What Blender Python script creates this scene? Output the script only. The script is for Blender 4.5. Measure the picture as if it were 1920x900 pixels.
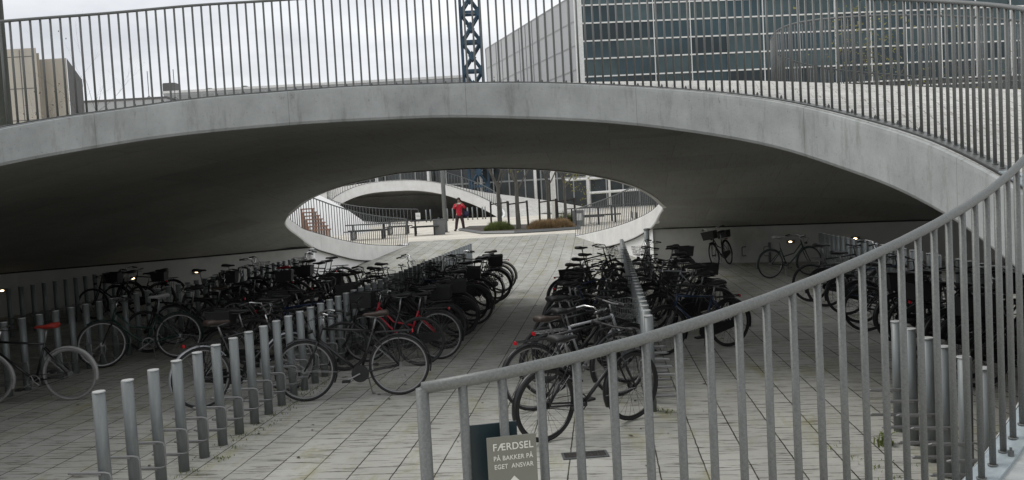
import bpy, bmesh, math, random
import numpy as np
from mathutils import Vector, Matrix
from mathutils.geometry import delaunay_2d_cdt
R = math.radians
random.seed(7)
for o in list(bpy.data.objects): bpy.data.objects.remove(o)
sc = bpy.context.scene
col = sc.collection
# ------------------------------------------------------------------ camera
cd = bpy.data.cameras.new('camera'); cam = bpy.data.objects.new('camera', cd); col.objects.link(cam)
sc.camera = cam
ROLL, PITCH, HC = 0.054, math.atan(81 / 1600), 2.28
cd.sensor_width = 36; cd.lens = 36 * 1600 / 1920; cd.clip_start = .05; cd.clip_end = 3000
fw = Vector((0, math.cos(PITCH), -math.sin(PITCH))); r0 = Vector((1, 0, 0)); u0 = r0.cross(fw)
rt = r0 * math.cos(ROLL) - u0 * math.sin(ROLL); up = r0 * math.sin(ROLL) + u0 * math.cos(ROLL)
m = Matrix.Identity(4)
for i in range(3): m[i][0] = rt[i]; m[i][1] = up[i]; m[i][2] = -fw[i]
m.translation = (0, 0, HC); cam.matrix_world = m
sc.render.resolution_x = 1024; sc.render.resolution_y = 480
# ------------------------------------------------------------------ light
SUN_EL, SUN_AZ = R(52), R(-60)        # azimuth from +Y towards +X
w = bpy.data.worlds.new('World'); sc.world = w; w.use_nodes = True
nt = w.node_tree; nt.nodes.clear()
def N(t, kind, **kw):
    n = t.nodes.new(kind)
    for k, v in kw.items():
        if k in n.inputs: n.inputs[k].default_value = v
        else: setattr(n, k, v)
    return n
out = N(nt, 'ShaderNodeOutputWorld'); bg = N(nt, 'ShaderNodeBackground', Strength=0.10)
sky = N(nt, 'ShaderNodeTexSky', sky_type='NISHITA', sun_disc=False, sun_elevation=SUN_EL, sun_rotation=SUN_AZ)
tc = N(nt, 'ShaderNodeTexCoord'); mp = N(nt, 'ShaderNodeMapping'); mp.inputs['Scale'].default_value = (1.6, 1.6, 5.0)
nz = N(nt, 'ShaderNodeTexNoise', Scale=1.6, Detail=6.0, Roughness=.55)
cr = N(nt, 'ShaderNodeValToRGB'); cr.color_ramp.elements[0].position = .32; cr.color_ramp.elements[1].position = .68
cr.color_ramp.elements[0].color = (4.7, 4.85, 5.2, 1); cr.color_ramp.elements[1].color = (8.8, 8.85, 8.9, 1)
mx = N(nt, 'ShaderNodeMix', data_type='RGBA'); mx.inputs[0].default_value = .93
L = nt.links.new
L(tc.outputs['Generated'], mp.inputs['Vector']); L(mp.outputs[0], nz.inputs['Vector']); L(nz.outputs['Fac'], cr.inputs[0])
L(sky.outputs[0], mx.inputs[6]); L(cr.outputs[0], mx.inputs[7]); L(mx.outputs[2], bg.inputs[0]); L(bg.outputs[0], out.inputs[0])
sd = bpy.data.lights.new('sun', 'SUN'); sd.energy = 1.0; sd.angle = R(25); sd.color = (1, .97, .92)
so = bpy.data.objects.new('sun', sd); col.objects.link(so)
sdir = Vector((math.sin(SUN_AZ) * math.cos(SUN_EL), math.cos(SUN_AZ) * math.cos(SUN_EL), math.sin(SUN_EL)))
so.rotation_euler = sdir.to_track_quat('Z', 'Y').to_euler(); so.location = (0, 0, 60)
sc.view_settings.view_transform = 'Standard'; sc.view_settings.look = 'None'
sc.view_settings.exposure = 0.38; sc.view_settings.gamma = 1; sc.view_settings.use_curve_mapping = False
# ------------------------------------------------------------------ pixel helper (1920x900 photograph pixels -> points)
def ray(x, y): return fw + rt * ((x - 960) / 1600) + up * ((450 - y) / 1600)
def at_z(x, y, z): d = ray(x, y); return Vector((0, 0, HC)) + d * ((z - HC) / d.z)
def at_Y(x, y, Y): d = ray(x, y); return Vector((0, 0, HC)) + d * (Y / d.y)
def px(p):
    d = Vector(p) - Vector((0, 0, HC)); z = d.dot(fw)
    return (960 + 1600 * d.dot(rt) / z, 450 - 1600 * d.dot(up) / z, z) if z > .05 else (-9999, -9999, z)
def visible(p):
    a = px(p); return -20 < a[0] < 1940 and -20 < a[1] < 920
# ------------------------------------------------------------------ materials
def mat(name, c, rough=.6, metal=0., var=.12, scale=6., bump=0., bscale=40., spec=.5, c2=None, stain=0., coord='Object', streak=None, emit=None):
    M = bpy.data.materials.new(name); M.use_nodes = True; t = M.node_tree; b = t.nodes['Principled BSDF']
    b.inputs['Roughness'].default_value = rough; b.inputs['Metallic'].default_value = metal
    b.inputs['Specular IOR Level'].default_value = spec
    if emit: b.inputs['Emission Color'].default_value = (*emit[0], 1); b.inputs['Emission Strength'].default_value = emit[1]
    co = N(t, 'ShaderNodeTexCoord'); vec = co.outputs[coord]
    if streak:
        mpn = N(t, 'ShaderNodeMapping'); mpn.inputs['Scale'].default_value = streak; t.links.new(vec, mpn.inputs[0]); v2 = mpn.outputs[0]
    else: v2 = vec
    n1 = N(t, 'ShaderNodeTexNoise', Scale=scale, Detail=5.0, Roughness=.6); t.links.new(v2, n1.inputs['Vector'])
    rp = N(t, 'ShaderNodeValToRGB'); rp.color_ramp.elements[0].position = .3; rp.color_ramp.elements[1].position = .7
    c2 = c2 or tuple(min(1, x * (1 + var)) for x in c); c1 = tuple(x * (1 - var) for x in c)
    rp.color_ramp.elements[0].color = (*c1, 1); rp.color_ramp.elements[1].color = (*c2, 1)
    t.links.new(n1.outputs['Fac'], rp.inputs[0]); last = rp.outputs[0]
    if stain:
        n3 = N(t, 'ShaderNodeTexNoise', Scale=scale * .35, Detail=8.0, Roughness=.75); t.links.new(vec, n3.inputs['Vector'])
        r3 = N(t, 'ShaderNodeValToRGB'); r3.color_ramp.elements[0].position = .52; r3.color_ramp.elements[1].position = .72
        r3.color_ramp.elements[0].color = (1, 1, 1, 1); s = 1 - stain; r3.color_ramp.elements[1].color = (s, s, s * .95, 1)
        t.links.new(n3.outputs['Fac'], r3.inputs[0])
        mm = N(t, 'ShaderNodeMix', data_type='RGBA', blend_type='MULTIPLY'); mm.inputs[0].default_value = 1
        t.links.new(last, mm.inputs[6]); t.links.new(r3.outputs[0], mm.inputs[7]); last = mm.outputs[2]
    t.links.new(last, b.inputs['Base Color'])
    if bump:
        n2 = N(t, 'ShaderNodeTexNoise', Scale=bscale, Detail=4.0); t.links.new(vec, n2.inputs['Vector'])
        bp = N(t, 'ShaderNodeBump', Strength=bump, Distance=.01); t.links.new(n2.outputs['Fac'], bp.inputs['Height']); t.links.new(bp.outputs[0], b.inputs['Normal'])
    M['last'] = 0
    return M
def fascia_mat(name, base, stains):
    """cast concrete: UV in metres along / up; formwork seams, run-down streaks, pores"""
    M = bpy.data.materials.new(name); M.use_nodes = True; t = M.node_tree; b = t.nodes['Principled BSDF']; b.inputs['Roughness'].default_value = .75
    b.inputs['Specular IOR Level'].default_value = .3
    uv = N(t, 'ShaderNodeUVMap'); sep = N(t, 'ShaderNodeSeparateXYZ'); t.links.new(uv.outputs[0], sep.inputs[0])
    def math_(op, a, bb=None, c=None):
        n = N(t, 'ShaderNodeMath', operation=op)
        for i, v in enumerate((a, bb, c)):
            if v is None: continue
            if isinstance(v, (int, float)): n.inputs[i].default_value = v
            else: t.links.new(v, n.inputs[i])
        return n.outputs[0]
    def noise(sx, sy, sc_, det=5., ro=.6):
        mpn = N(t, 'ShaderNodeMapping'); mpn.inputs['Scale'].default_value = (sx, sy, 1); t.links.new(uv.outputs[0], mpn.inputs[0])
        n = N(t, 'ShaderNodeTexNoise', Scale=sc_, Detail=det, Roughness=ro); t.links.new(mpn.outputs[0], n.inputs['Vector']); return n.outputs['Fac']
    def ramp(v, p0, p1, c0, c1):
        r = N(t, 'ShaderNodeValToRGB'); r.color_ramp.elements[0].position = p0; r.color_ramp.elements[1].position = p1
        r.color_ramp.elements[0].color = (*c0, 1); r.color_ramp.elements[1].color = (*c1, 1); t.links.new(v, r.inputs[0]); return r.outputs[0]
    def mul(a, bcol, f=1.):
        n = N(t, 'ShaderNodeMix', data_type='RGBA', blend_type='MULTIPLY'); n.inputs[0].default_value = f
        t.links.new(a, n.inputs[6]); t.links.new(bcol, n.inputs[7]); return n.outputs[2]
    g = tuple(x * (1 - stains * .6) for x in base); h = tuple(min(.9, x * 1.14) for x in base)
    c = ramp(noise(1, 1, 1.6, 7, .65), .3, .7, g, h)
    c = mul(c, ramp(noise(5, .9, 1.5, 6, .7), .52, .78, (1, 1, 1), (1 - stains, 1 - stains, 1 - stains * 1.1)))
    c = mul(c, ramp(noise(1, 1, 28, 3, .6), .62, .75, (1, 1, 1), (.72, .71, .68)))
    # dark spots near the top lip
    top = math_('MULTIPLY', ramp(sep.outputs[1], .25, .5, (0, 0, 0), (1, 1, 1)), ramp(noise(3, 2, 3.2, 6, .7), .6, .68, (0, 0, 0), (1, 1, 1)))
    c = mul(c, ramp(top, 0, 1, (1, 1, 1), (.55, .56, .48)))
    fr = math_('FRACT', math_('MULTIPLY', sep.outputs[0], 1 / 2.35))
    seam = math_('LESS_THAN', math_('ABSOLUTE', math_('SUBTRACT', fr, .5)), .0022)
    c = mul(c, ramp(seam, 0, 1, (1, 1, 1), (.72, .72, .70)))
    t.links.new(c, b.inputs['Base Color'])
    bp = N(t, 'ShaderNodeBump', Strength=.25, Distance=.01); t.links.new(noise(1, 1, 35, 4), bp.inputs['Height']); t.links.new(bp.outputs[0], b.inputs['Normal'])
    return M
def paving(name, c, mortar, bw, bh, ang, dash=.35, moss=0., rough=.8):
    M = bpy.data.materials.new(name); M.use_nodes = True; t = M.node_tree; b = t.nodes['Principled BSDF']; b.inputs['Roughness'].default_value = rough
    b.inputs['Specular IOR Level'].default_value = .3
    co = N(t, 'ShaderNodeTexCoord'); mpn = N(t, 'ShaderNodeMapping'); mpn.inputs['Rotation'].default_value = (0, 0, ang); t.links.new(co.outputs['Object'], mpn.inputs[0])
    br = N(t, 'ShaderNodeTexBrick', Scale=1.0, offset=.0 if bw < .9 else .5); br.inputs['Mortar Size'].default_value = .007
    br.inputs['Brick Width'].default_value = bw; br.inputs['Row Height'].default_value = bh; br.inputs['Mortar Smooth'].default_value = .3
    br.inputs['Color1'].default_value = (*[x * .9 for x in c], 1); br.inputs['Color2'].default_value = (*[x * 1.07 for x in c], 1); br.inputs['Mortar'].default_value = (*mortar, 1)
    br.offset = 0.5; br.offset_frequency = 2
    # let joints run ragged
    nw = N(t, 'ShaderNodeTexNoise', Scale=9.0, Detail=3.0); t.links.new(mpn.outputs[0], nw.inputs['Vector'])
    av = N(t, 'ShaderNodeVectorMath', operation='MULTIPLY_ADD'); av.inputs[1].default_value = (.012, .012, 0); t.links.new(nw.outputs['Color'], av.inputs[0]); t.links.new(mpn.outputs[0], av.inputs[2])
    t.links.new(av.outputs[0], br.inputs['Vector'])
    def noise(s, scl, det, ro):
        m2 = N(t, 'ShaderNodeMapping'); m2.inputs['Scale'].default_value = s; t.links.new(mpn.outputs[0], m2.inputs[0])
        n = N(t, 'ShaderNodeTexNoise', Scale=scl, Detail=det, Roughness=ro); t.links.new(m2.outputs[0], n.inputs['Vector']); return n.outputs['Fac']
    def ramp(v, p0, p1, c0, c1):
        r = N(t, 'ShaderNodeValToRGB'); r.color_ramp.elements[0].position = p0; r.color_ramp.elements[1].position = p1
        r.color_ramp.elements[0].color = (*c0, 1); r.color_ramp.elements[1].color = (*c1, 1); t.links.new(v, r.inputs[0]); return r.outputs[0]
    def mix(a, bb, mode='MULTIPLY', f=None):
        n = N(t, 'ShaderNodeMix', data_type='RGBA', blend_type=mode); n.inputs[0].default_value = 1
        t.links.new(a, n.inputs[6]); t.links.new(bb, n.inputs[7])
        if f is not None: t.links.new(f, n.inputs[0])
        return n.outputs[2]
    c_ = br.outputs['Color']
    d = 1 - dash
    if bw > 5:
        b2 = N(t, 'ShaderNodeTexBrick', Scale=1.0); b2.inputs['Mortar Size'].default_value = .006; b2.inputs['Brick Width'].default_value = .185; b2.inputs['Row Height'].default_value = .37
        b2.inputs['Color1'].default_value = (.93, .93, .93, 1); b2.inputs['Color2'].default_value = (1, 1, 1, 1); b2.inputs['Mortar'].default_value = (.32, .31, .28, 1); b2.offset = .5
        t.links.new(av.outputs[0], b2.inputs['Vector'])
        mk = ramp(noise((1, 1, 1), 2.2, 4, .7), .40, .52, (0, 0, 0), (1, 1, 1)); cc_ = mix(c_, b2.outputs['Color']); c_ = mix(c_, cc_, 'MIX', mk)
    # short ragged cracks across the slabs (boards of the mould)
    c_ = mix(c_, ramp(noise((26, 2.4, 1), 1.0, 6, .65), .55, .62, (1, 1, 1), (d, d * .97, d * .92)))
    c_ = mix(c_, ramp(noise((1, 1, 1), .55, 6, .65), .35, .7, (1.0, 1.0, 1.0), (.78, .78, .76)))
    c_ = mix(c_, ramp(noise((1, 1, 1), 55, 3, .6), .6, .78, (1, 1, 1), (.72, .71, .68)))
    if moss:
        mossc = N(t, 'ShaderNodeRGB'); mossc.outputs[0].default_value = (.23, .22, .085, 1)
        f = ramp(noise((1, 3, 1), .8, 7, .7), .53, .72, (0, 0, 0), (moss, moss, moss)); c_ = mix(c_, mossc.outputs[0], 'MIX', f)
    t.links.new(c_, b.inputs['Base Color'])
    bp = N(t, 'ShaderNodeBump', Strength=.4, Distance=.006); t.links.new(br.outputs['Fac'], bp.inputs['Height']); bp.invert = True
    t.links.new(bp.outputs[0], b.inputs['Normal'])
    return M
ROWANG = math.atan(.107)
MT = dict(
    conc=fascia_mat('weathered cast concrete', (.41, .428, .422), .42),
    conc_lit=fascia_mat('cast concrete paled for far light', (.78, .77, .74), .1),  # same concrete made paler to stand in for brighter light at the far opening
    conc_far=fascia_mat('pale cast concrete', (.82, .81, .785), .08),
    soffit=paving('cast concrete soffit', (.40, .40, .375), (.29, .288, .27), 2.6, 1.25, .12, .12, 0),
    wall=mat('grey white concrete wall', (.46, .455, .43), .8, var=.1, scale=1.5, stain=.2, bump=.2, spec=.2),
    groove_and_shadow=mat('dark joint and shadow strip', (.02, .02, .02), .7),
    floor=paving('concrete slab paving', (.43, .425, .39), (.125, .12, .105), 60., .37, R(90) + ROWANG * 1.0, .62, .7),
    plaza=paving('warm plaza paving', (.70, .66, .58), (.52, .49, .43), 1.2, .6, .1, .1, 0),
    hilltop=paving('pale brick paving on the hill', (.60, .59, .56), (.30, .295, .28), .40, .13, .25, .25, 0),
    steel=mat('galvanised steel', (.135, .143, .138), .5, .3, var=.12, scale=150, bump=.05, c2=(.18, .188, .182), stain=.12),
    steel_up=mat('dull galvanised steel', (.11, .118, .118), .55, .25, var=.2, scale=30, c2=(.15, .16, .16)),
    plate=mat('blue grey galvanised plate', (.33, .38, .40), .5, .25, var=.15, scale=14, c2=(.42, .48, .50), stain=.2),
    post=mat('galvanised post steel', (.19, .205, .205), .5, .3, var=.15, scale=18, c2=(.24, .26, .26), streak=(1, 1, .15)),
    posttop=mat('pale post cap', (.5, .51, .5), .5, .2),
    chrome=mat('bright bare metal', (.6, .6, .6), .22, .95),
    alu=mat('dull aluminium', (.28, .28, .28), .45, .6),
    black=mat('black paint', (.012, .012, .013), .35, 0, spec=.5),
    blackm=mat('matt black plastic', (.015, .015, .015), .6),
    rubber=mat('tyre rubber', (.022, .022, .022), .75),
    greywall=mat('grey tyre rubber', (.28, .28, .27), .8),
    red=mat('red paint', (.30, .01, .022), .4),
    redl=mat('worn red leather', (.32, .03, .02), .55, var=.25),
    redlight=mat('red reflector', (.5, .01, .02), .25),
    green=mat('dark green paint', (.01, .035, .025), .35),
    blue=mat('dark blue paint', (.012, .025, .06), .35),
    grey=mat('silver grey paint', (.33, .34, .35), .35, .3),
    brown=mat('brown leather', (.05, .035, .028), .55),
    lightgrey=mat('pale grey saddle vinyl', (.33, .33, .32), .6),
    white=mat('white paint', (.75, .75, .73), .45),
    signf=mat('sign panel grey green', (.165, .168, .142), .5, var=.04),
    signb=mat('sign panel dark teal', (.012, .028, .035), .35, var=.05),
    letter=mat('white lettering', (.62, .62, .58), .5, var=.03),
    lamp=mat('warm lit lamp', (1, .8, .5), .4, emit=((1, .72, .42), 5)),
    glass=mat('dark facade glass', (.028, .060, .075), .15, 0, var=.5, scale=.1, spec=.4),
    glassl=mat('lighter facade glass with blinds', (.05, .085, .095), .2, 0, var=.35, scale=.3, spec=.4),
    glassd=mat('unlit facade glass', (.015, .03, .038), .15, 0, var=.5, scale=.2, spec=.4),
    glass2=mat('pavilion glass', (.03, .037, .038), .15, 0, var=.5, scale=.5, spec=.6),
    frame=mat('white facade metal', (.75, .76, .75), .5),
    framed=mat('grey facade metal', (.30, .31, .31), .5),
    panel=mat('grey facade panel', (.42, .43, .44), .6, var=.05),
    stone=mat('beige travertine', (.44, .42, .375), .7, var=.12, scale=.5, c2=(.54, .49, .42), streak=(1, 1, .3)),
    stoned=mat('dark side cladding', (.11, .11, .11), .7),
    bark=mat('tree bark', (.10, .095, .082), .9, var=.3, scale=12, bump=.6, streak=(1, 1, .2)),
    mast=mat('weathered dark column', (.045, .052, .045), .8, var=.3, scale=3, streak=(1, 1, .2)),
    leaf=mat('yellowing leaves', (.16, .15, .035), .8, var=.5, scale=2),
    grass=mat('green grass clump', (.13, .16, .045), .9, var=.4, scale=3),
    grassb=mat('rusty brown grass', (.28, .19, .095), .9, var=.4, scale=1.5),
    soil=mat('planting soil', (.06, .05, .04), .95),
    wood=mat('red brown boards', (.30, .17, .12), .7, var=.2, scale=5),
    stake=mat('dark stake wood', (.035, .03, .028), .85),
    tower=mat('blue green steel', (.018, .045, .075), .5, .2, var=.5, scale=.8, c2=(.035, .08, .13)),
    towerd=mat('dark steel web', (.02, .035, .04), .5, .2),
    jacket=mat('red jacket cloth', (.55, .02, .045), .8), trouser=mat('dark plum trousers', (.05, .03, .035), .85),
    skin=mat('skin', (.45, .28, .2), .6), hair=mat('black hair', (.012, .01, .01), .6), bag=mat('navy bag cloth', (.03, .03, .08), .7),
    bin=mat('grey bin', (.16, .165, .16), .7), drain=mat('cast iron', (.035, .03, .028), .7, var=.4, scale=25),
)
# ------------------------------------------------------------------ object helpers
def tag(o, label=None, cat=None, group=None, kind=None):
    if label: o['label'] = label
    if cat: o['category'] = cat
    if group: o['group'] = group
    if kind: o['kind'] = kind
    return o
def empty(name, loc=(0, 0, 0), rz=0, label=None, cat=None, group=None):
    o = bpy.data.objects.new(name, None); col.objects.link(o); o.location = loc; o.rotation_euler = (0, 0, rz); o.empty_display_size = .2
    return tag(o, label, cat, group)
def obj(name, bm, m_, parent=None, smooth=False):
    me = bpy.data.meshes.new(name); bm.normal_update(); bm.to_mesh(me); bm.free(); me.materials.append(m_)
    if smooth:
        for p in me.polygons: p.use_smooth = True
    o = bpy.data.objects.new(name, me); col.objects.link(o)
    if parent: o.parent = parent
    return o
def link(name, me, parent=None, loc=(0, 0, 0), rot=(0, 0, 0)):
    o = bpy.data.objects.new(name, me); col.objects.link(o); o.location = loc; o.rotation_euler = rot
    if parent: o.parent = parent
    return o
def copy_tree(o, parent=None):
    c = o.copy(); col.objects.link(c); c.parent = parent
    for ch in list(o.children): copy_tree(ch, c)
    return c
def box(bm, lo, hi, mtx=None):
    v = [bm.verts.new((x, y, z)) for x in (lo[0], hi[0]) for y in (lo[1], hi[1]) for z in (lo[2], hi[2])]
    for f in ((0, 1, 3, 2), (4, 6, 7, 5), (0, 4, 5, 1), (2, 3, 7, 6), (0, 2, 6, 4), (1, 5, 7, 3)): bm.faces.new([v[i] for i in f])
    if mtx is not None:
        for q in v: q.co = mtx @ q.co
    return v
def tube(bm, pts, r, n=6, closed=False, caps=True, scale=None):
    pts = [Vector(p) for p in pts]; k = len(pts); rs = r if isinstance(r, (list, tuple)) else [r] * k
    rings = []; prev = None
    for i, p in enumerate(pts):
        if closed: d = pts[(i + 1) % k] - pts[i - 1]
        else: d = pts[min(i + 1, k - 1)] - pts[max(i - 1, 0)]
        if d.length < 1e-9: d = Vector((0, 0, 1))
        d.normalize()
        if prev is None:
            a = Vector((0, 0, 1)) if abs(d.z) < .9 else Vector((0, 1, 0)); nrm = d.cross(a).normalized()
        else:
            nrm = (prev - d * prev.dot(d)); nrm = nrm.normalized() if nrm.length > 1e-6 else d.orthogonal().normalized()
        prev = nrm; bi = d.cross(nrm)
        rings.append([bm.verts.new(p + nrm * (rs[i] * math.cos(2 * math.pi * j / n)) + bi * (rs[i] * math.sin(2 * math.pi * j / n))) for j in range(n)])
    rng = range(k) if closed else range(k - 1)
    for i in rng:
        a, b = rings[i], rings[(i + 1) % k]
        off = 0
        if closed and i == k - 1:
            off = min(range(n), key=lambda s: (a[0].co - b[s].co).length)
        for j in range(n): bm.faces.new((a[j], a[(j + 1) % n], b[(j + 1 + off) % n], b[(j + off) % n]))
    if caps and not closed: bm.faces.new(rings[0][::-1]); bm.faces.new(rings[-1])
def rod(p, q, r, n=8):
    bm = bmesh.new(); tube(bm, [p, q], r, n); return bm
def circle_pts(c, r, n, ax='y'):
    return [(c[0] + r * math.cos(2 * math.pi * i / n), c[1], c[2] + r * math.sin(2 * math.pi * i / n)) for i in range(n)] if ax == 'y' else \
           [(c[0] + r * math.cos(2 * math.pi * i / n), c[1] + r * math.sin(2 * math.pi * i / n), c[2]) for i in range(n)]
def interp(x, xs, ys):
    return float(np.interp(x, xs, ys))
def spl(xs, ys):
    """smooth (Catmull-Rom like, monotone-limited) interpolation"""
    xs = np.array(xs, float); ys = np.array(ys, float)
    dx = np.diff(xs); s = np.diff(ys) / dx; mm = np.r_[s[0], (s[:-1] + s[1:]) / 2, s[-1]]
    for i in range(1, len(mm) - 1):
        if s[i - 1] * s[i] <= 0: mm[i] *= .3
    def f(x):
        x = min(max(x, xs[0]), xs[-1]); i = min(max(int(np.searchsorted(xs, x)) - 1, 0), len(dx) - 1)
        t = (x - xs[i]) / dx[i]; h = dx[i]
        return float((2*t**3-3*t*t+1)*ys[i] + (t**3-2*t*t+t)*h*mm[i] + (-2*t**3+3*t*t)*ys[i+1] + (t**3-t*t)*h*mm[i+1])
    return f
PZ = .62
# ------------------------------------------------------------------ ring 1 (the opening in front of the camera)
C1 = (-1.283, 6.848); R1 = 4.638
def r1(ph): return R1 + .22 * math.exp(-((ph + 28) / 11) ** 2)
def p1(ph, dr=0): rr = r1(ph) + dr; return (C1[0] + rr * math.cos(R(ph)), C1[1] + rr * math.sin(R(ph)))
z1top = spl([-78, -72, -65, -58, -50, -43, -36, -28, -20, -13, -5, 6, 16, 25, 34, 43.4, 60.7, 74, 83, 92, 101, 108, 117, 125, 133, 139, 145, 151, 165, 180, 195, 210, 222, 230],
            [.66, .71, .80, .91, 1.05, 1.18, 1.45, 1.85, 2.12, 2.28, 2.44, 2.67, 2.88, 3.09, 3.26, 3.42, 3.66, 3.79, 3.83, 3.855, 3.86, 3.82, 3.77, 3.70, 3.58, 3.50, 3.41, 3.30, 3.0, 2.55, 2.0, 1.35, .9, .66])
z1bot = spl([-78, -46, -40, -34, -28, -22, -15, -12, -.4, 6, 16, 25, 34.6, 43.7, 56.5, 72.8, 88, 101, 117, 129, 140, 151, 165, 180, 195, 206, 214, 230],
            [0, 0, .25, .85, 1.27, 1.53, 1.70, 1.79, 2.02, 2.17, 2.37, 2.59, 2.78, 2.94, 3.14, 3.31, 3.40, 3.40, 3.33, 3.23, 3.08, 2.91, 2.62, 2.2, 1.6, .95, .3, 0])
_zt, _zb = z1top, z1bot
def _sm(f, w=7): return lambda a: sum(f(a + o) * k for o, k in zip((-w, -w * .5, 0, w * .5, w), (.13, .22, .3, .22, .13)))
z1top, z1bot = _sm(_zt), _sm(_zb, 6)
ring1 = [p1(a) for a in np.linspace(-78, 230, 155)]; ang1 = list(np.linspace(-78, 230, 155))
# ------------------------------------------------------------------ ring 2 (far opening): path and height tables by arc length
P2 = [(-4.2, 34.8), (-4.55, 33.3), (-4.9, 31.8), (-5.25, 30.2), (-5.55, 28.6), (-5.82, 27.5), (-6.05, 26.6), (-6.22, 25.6)] + \
     [(-1 + 5.3 * math.cos(a), 24.5 + 5.3 * math.sin(a)) for a in np.linspace(math.pi, 2 * math.pi, 41)] + \
     [(4.26, 25.6), (4.15, 26.6), (4.02, 27.6), (3.85, 28.6), (3.57, 30.2), (3.25, 31.8), (2.92, 33.3), (2.56, 34.8)]
def resample(P, step):
    P = np.array(P); s = np.r_[0, np.cumsum(np.hypot(*np.diff(P, axis=0).T))]; n = int(s[-1] / step) + 1
    t = np.linspace(0, s[-1], n); return [(float(a), float(b)) for a, b in zip(np.interp(t, s, P[:, 0]), np.interp(t, s, P[:, 1]))], [float(x) for x in t]
ring2, s2 = resample(P2, .22)
S2 = s2[-1]
z2bot = spl([0, 4.06, 5.77, 7.58, 8.69, 9.84, 10.6, 12.2, 13.54, 14.33, 15.36, 16.51, 17.55, 18.92, 20.61, 21.86, 23.47, 24.52, 25.23, 26.4, 27.25, 27.96, 29.26, 31, 33.74, 37.6],
            [0, .24, .42, .76, 1.01, 1.40, 1.62, 1.95, 2.21, 2.43, 2.66, 2.84, 2.95, 2.95, 2.85, 2.68, 2.35, 2.06, 1.86, 1.70, 1.53, 1.25, .94, .62, .27, 0])
z2top = spl([0, 3.96, 6.57, 8.37, 9.5, 10.4, 12.2, 13.54, 15.36, 17.55, 18.92, 20.61, 21.86, 23.47, 25.2, 26.4, 27.4, 28.85, 31.57, 34.45, 37.6],
            [.5, .81, 1.13, 1.46, 1.66, 1.9, 2.35, 2.68, 3.1, 3.4, 3.41, 3.31, 3.13, 2.8, 2.34, 2.08, 1.82, 1.55, 1.16, .84, .53])
# ------------------------------------------------------------------ ring 3 (opening in the crown of the hill, to the right)
C3 = (8.2, 15.0); R3 = 3.28
def p3(a, dr=0): return (C3[0] + (R3 + dr) * math.cos(R(a)), C3[1] + (R3 + dr) * math.sin(R(a)))
z3top = spl([-100, -70, -45, 0, 45, 90, 135, 180, 215, 240, 260, 290, 315], [3.1, 2.9, 2.8, 2.75, 2.95, 3.35, 3.62, 3.83, 3.62, 3.35, 3.1, 2.9, 2.8])
ring3 = [p3(a) for a in np.linspace(-100, 260, 91)[:-1]]; ang3 = list(np.linspace(-100, 260, 91)[:-1])
# ------------------------------------------------------------------ plan outlines
wallL = [p1(222, .02), (-6.3, 3.9), (-9.2, 6.2), (-11.8, 9.5), (-13.4, 13.5), (-13.6, 18), (-12.69, 21.07), (-9.3, 23.35), (-6.2, 26.15)]
wallR = [p1(-42, .02), (4.2, 3.9), (8, 4.8), (11.6, 7.4), (13.8, 11.5), (14.2, 16), (13.2, 20), (11.02, 22.54), (7.6, 24.35), (4.27, 26.05)]
def fine(P, step=.6): return resample(P, step)[0]
wallLf, wallRf = fine(wallL), fine(wallR)
footL = [(-5.0, 36.2), (-7.6, 34), (-9.6, 30.5), (-12, 27.3), (-15, 24.5), (-16.4, 20), (-16.4, 14), (-14.4, 8.4), (-11, 4.4), (-7.4, 2.2), (-5.0, 2.2)]
footR = [(-.4, 1.95), (.6, 1.5), (2.5, 1.0), (5, 1.0), (9.6, 2.0), (14, 5.4), (16.8, 10.4), (17.2, 16), (16.2, 21), (13.6, 25.2), (9.6, 28.8), (6.4, 32), (4.6, 34.6), (3.3, 36)]
footLf, footRf = fine(footL, 1.2), fine(footR, 1.2)
def inside(p, poly):
    x, y = p; c = False; j = len(poly) - 1
    for i in range(len(poly)):
        a, b = poly[i], poly[j]
        if (a[1] > y) != (b[1] > y) and x < (b[0] - a[0]) * (y - a[1]) / (b[1] - a[1]) + a[0]: c = not c
        j = i
    return c
class TPS:
    def __init__(s, pts, lam=.002):
        P = np.array(pts, float); s.P = P[:, :2]; n = len(P)
        r = np.hypot(*(s.P[:, None] - s.P[None]).transpose(2, 0, 1)); K = np.where(r > 0, r * r * np.log(r + 1e-12), 0) + lam * np.eye(n)
        Q = np.c_[np.ones(n), s.P]; A = np.block([[K, Q], [Q.T, np.zeros((3, 3))]]); s.w = np.linalg.solve(A, np.r_[P[:, 2], 0, 0, 0])
    def __call__(s, x, y):
        r = np.hypot(s.P[:, 0] - x, s.P[:, 1] - y); k = np.where(r > 0, r * r * np.log(r + 1e-12), 0)
        return float(k @ s.w[:-3] + s.w[-3] + s.w[-2] * x + s.w[-1] * y)
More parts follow.
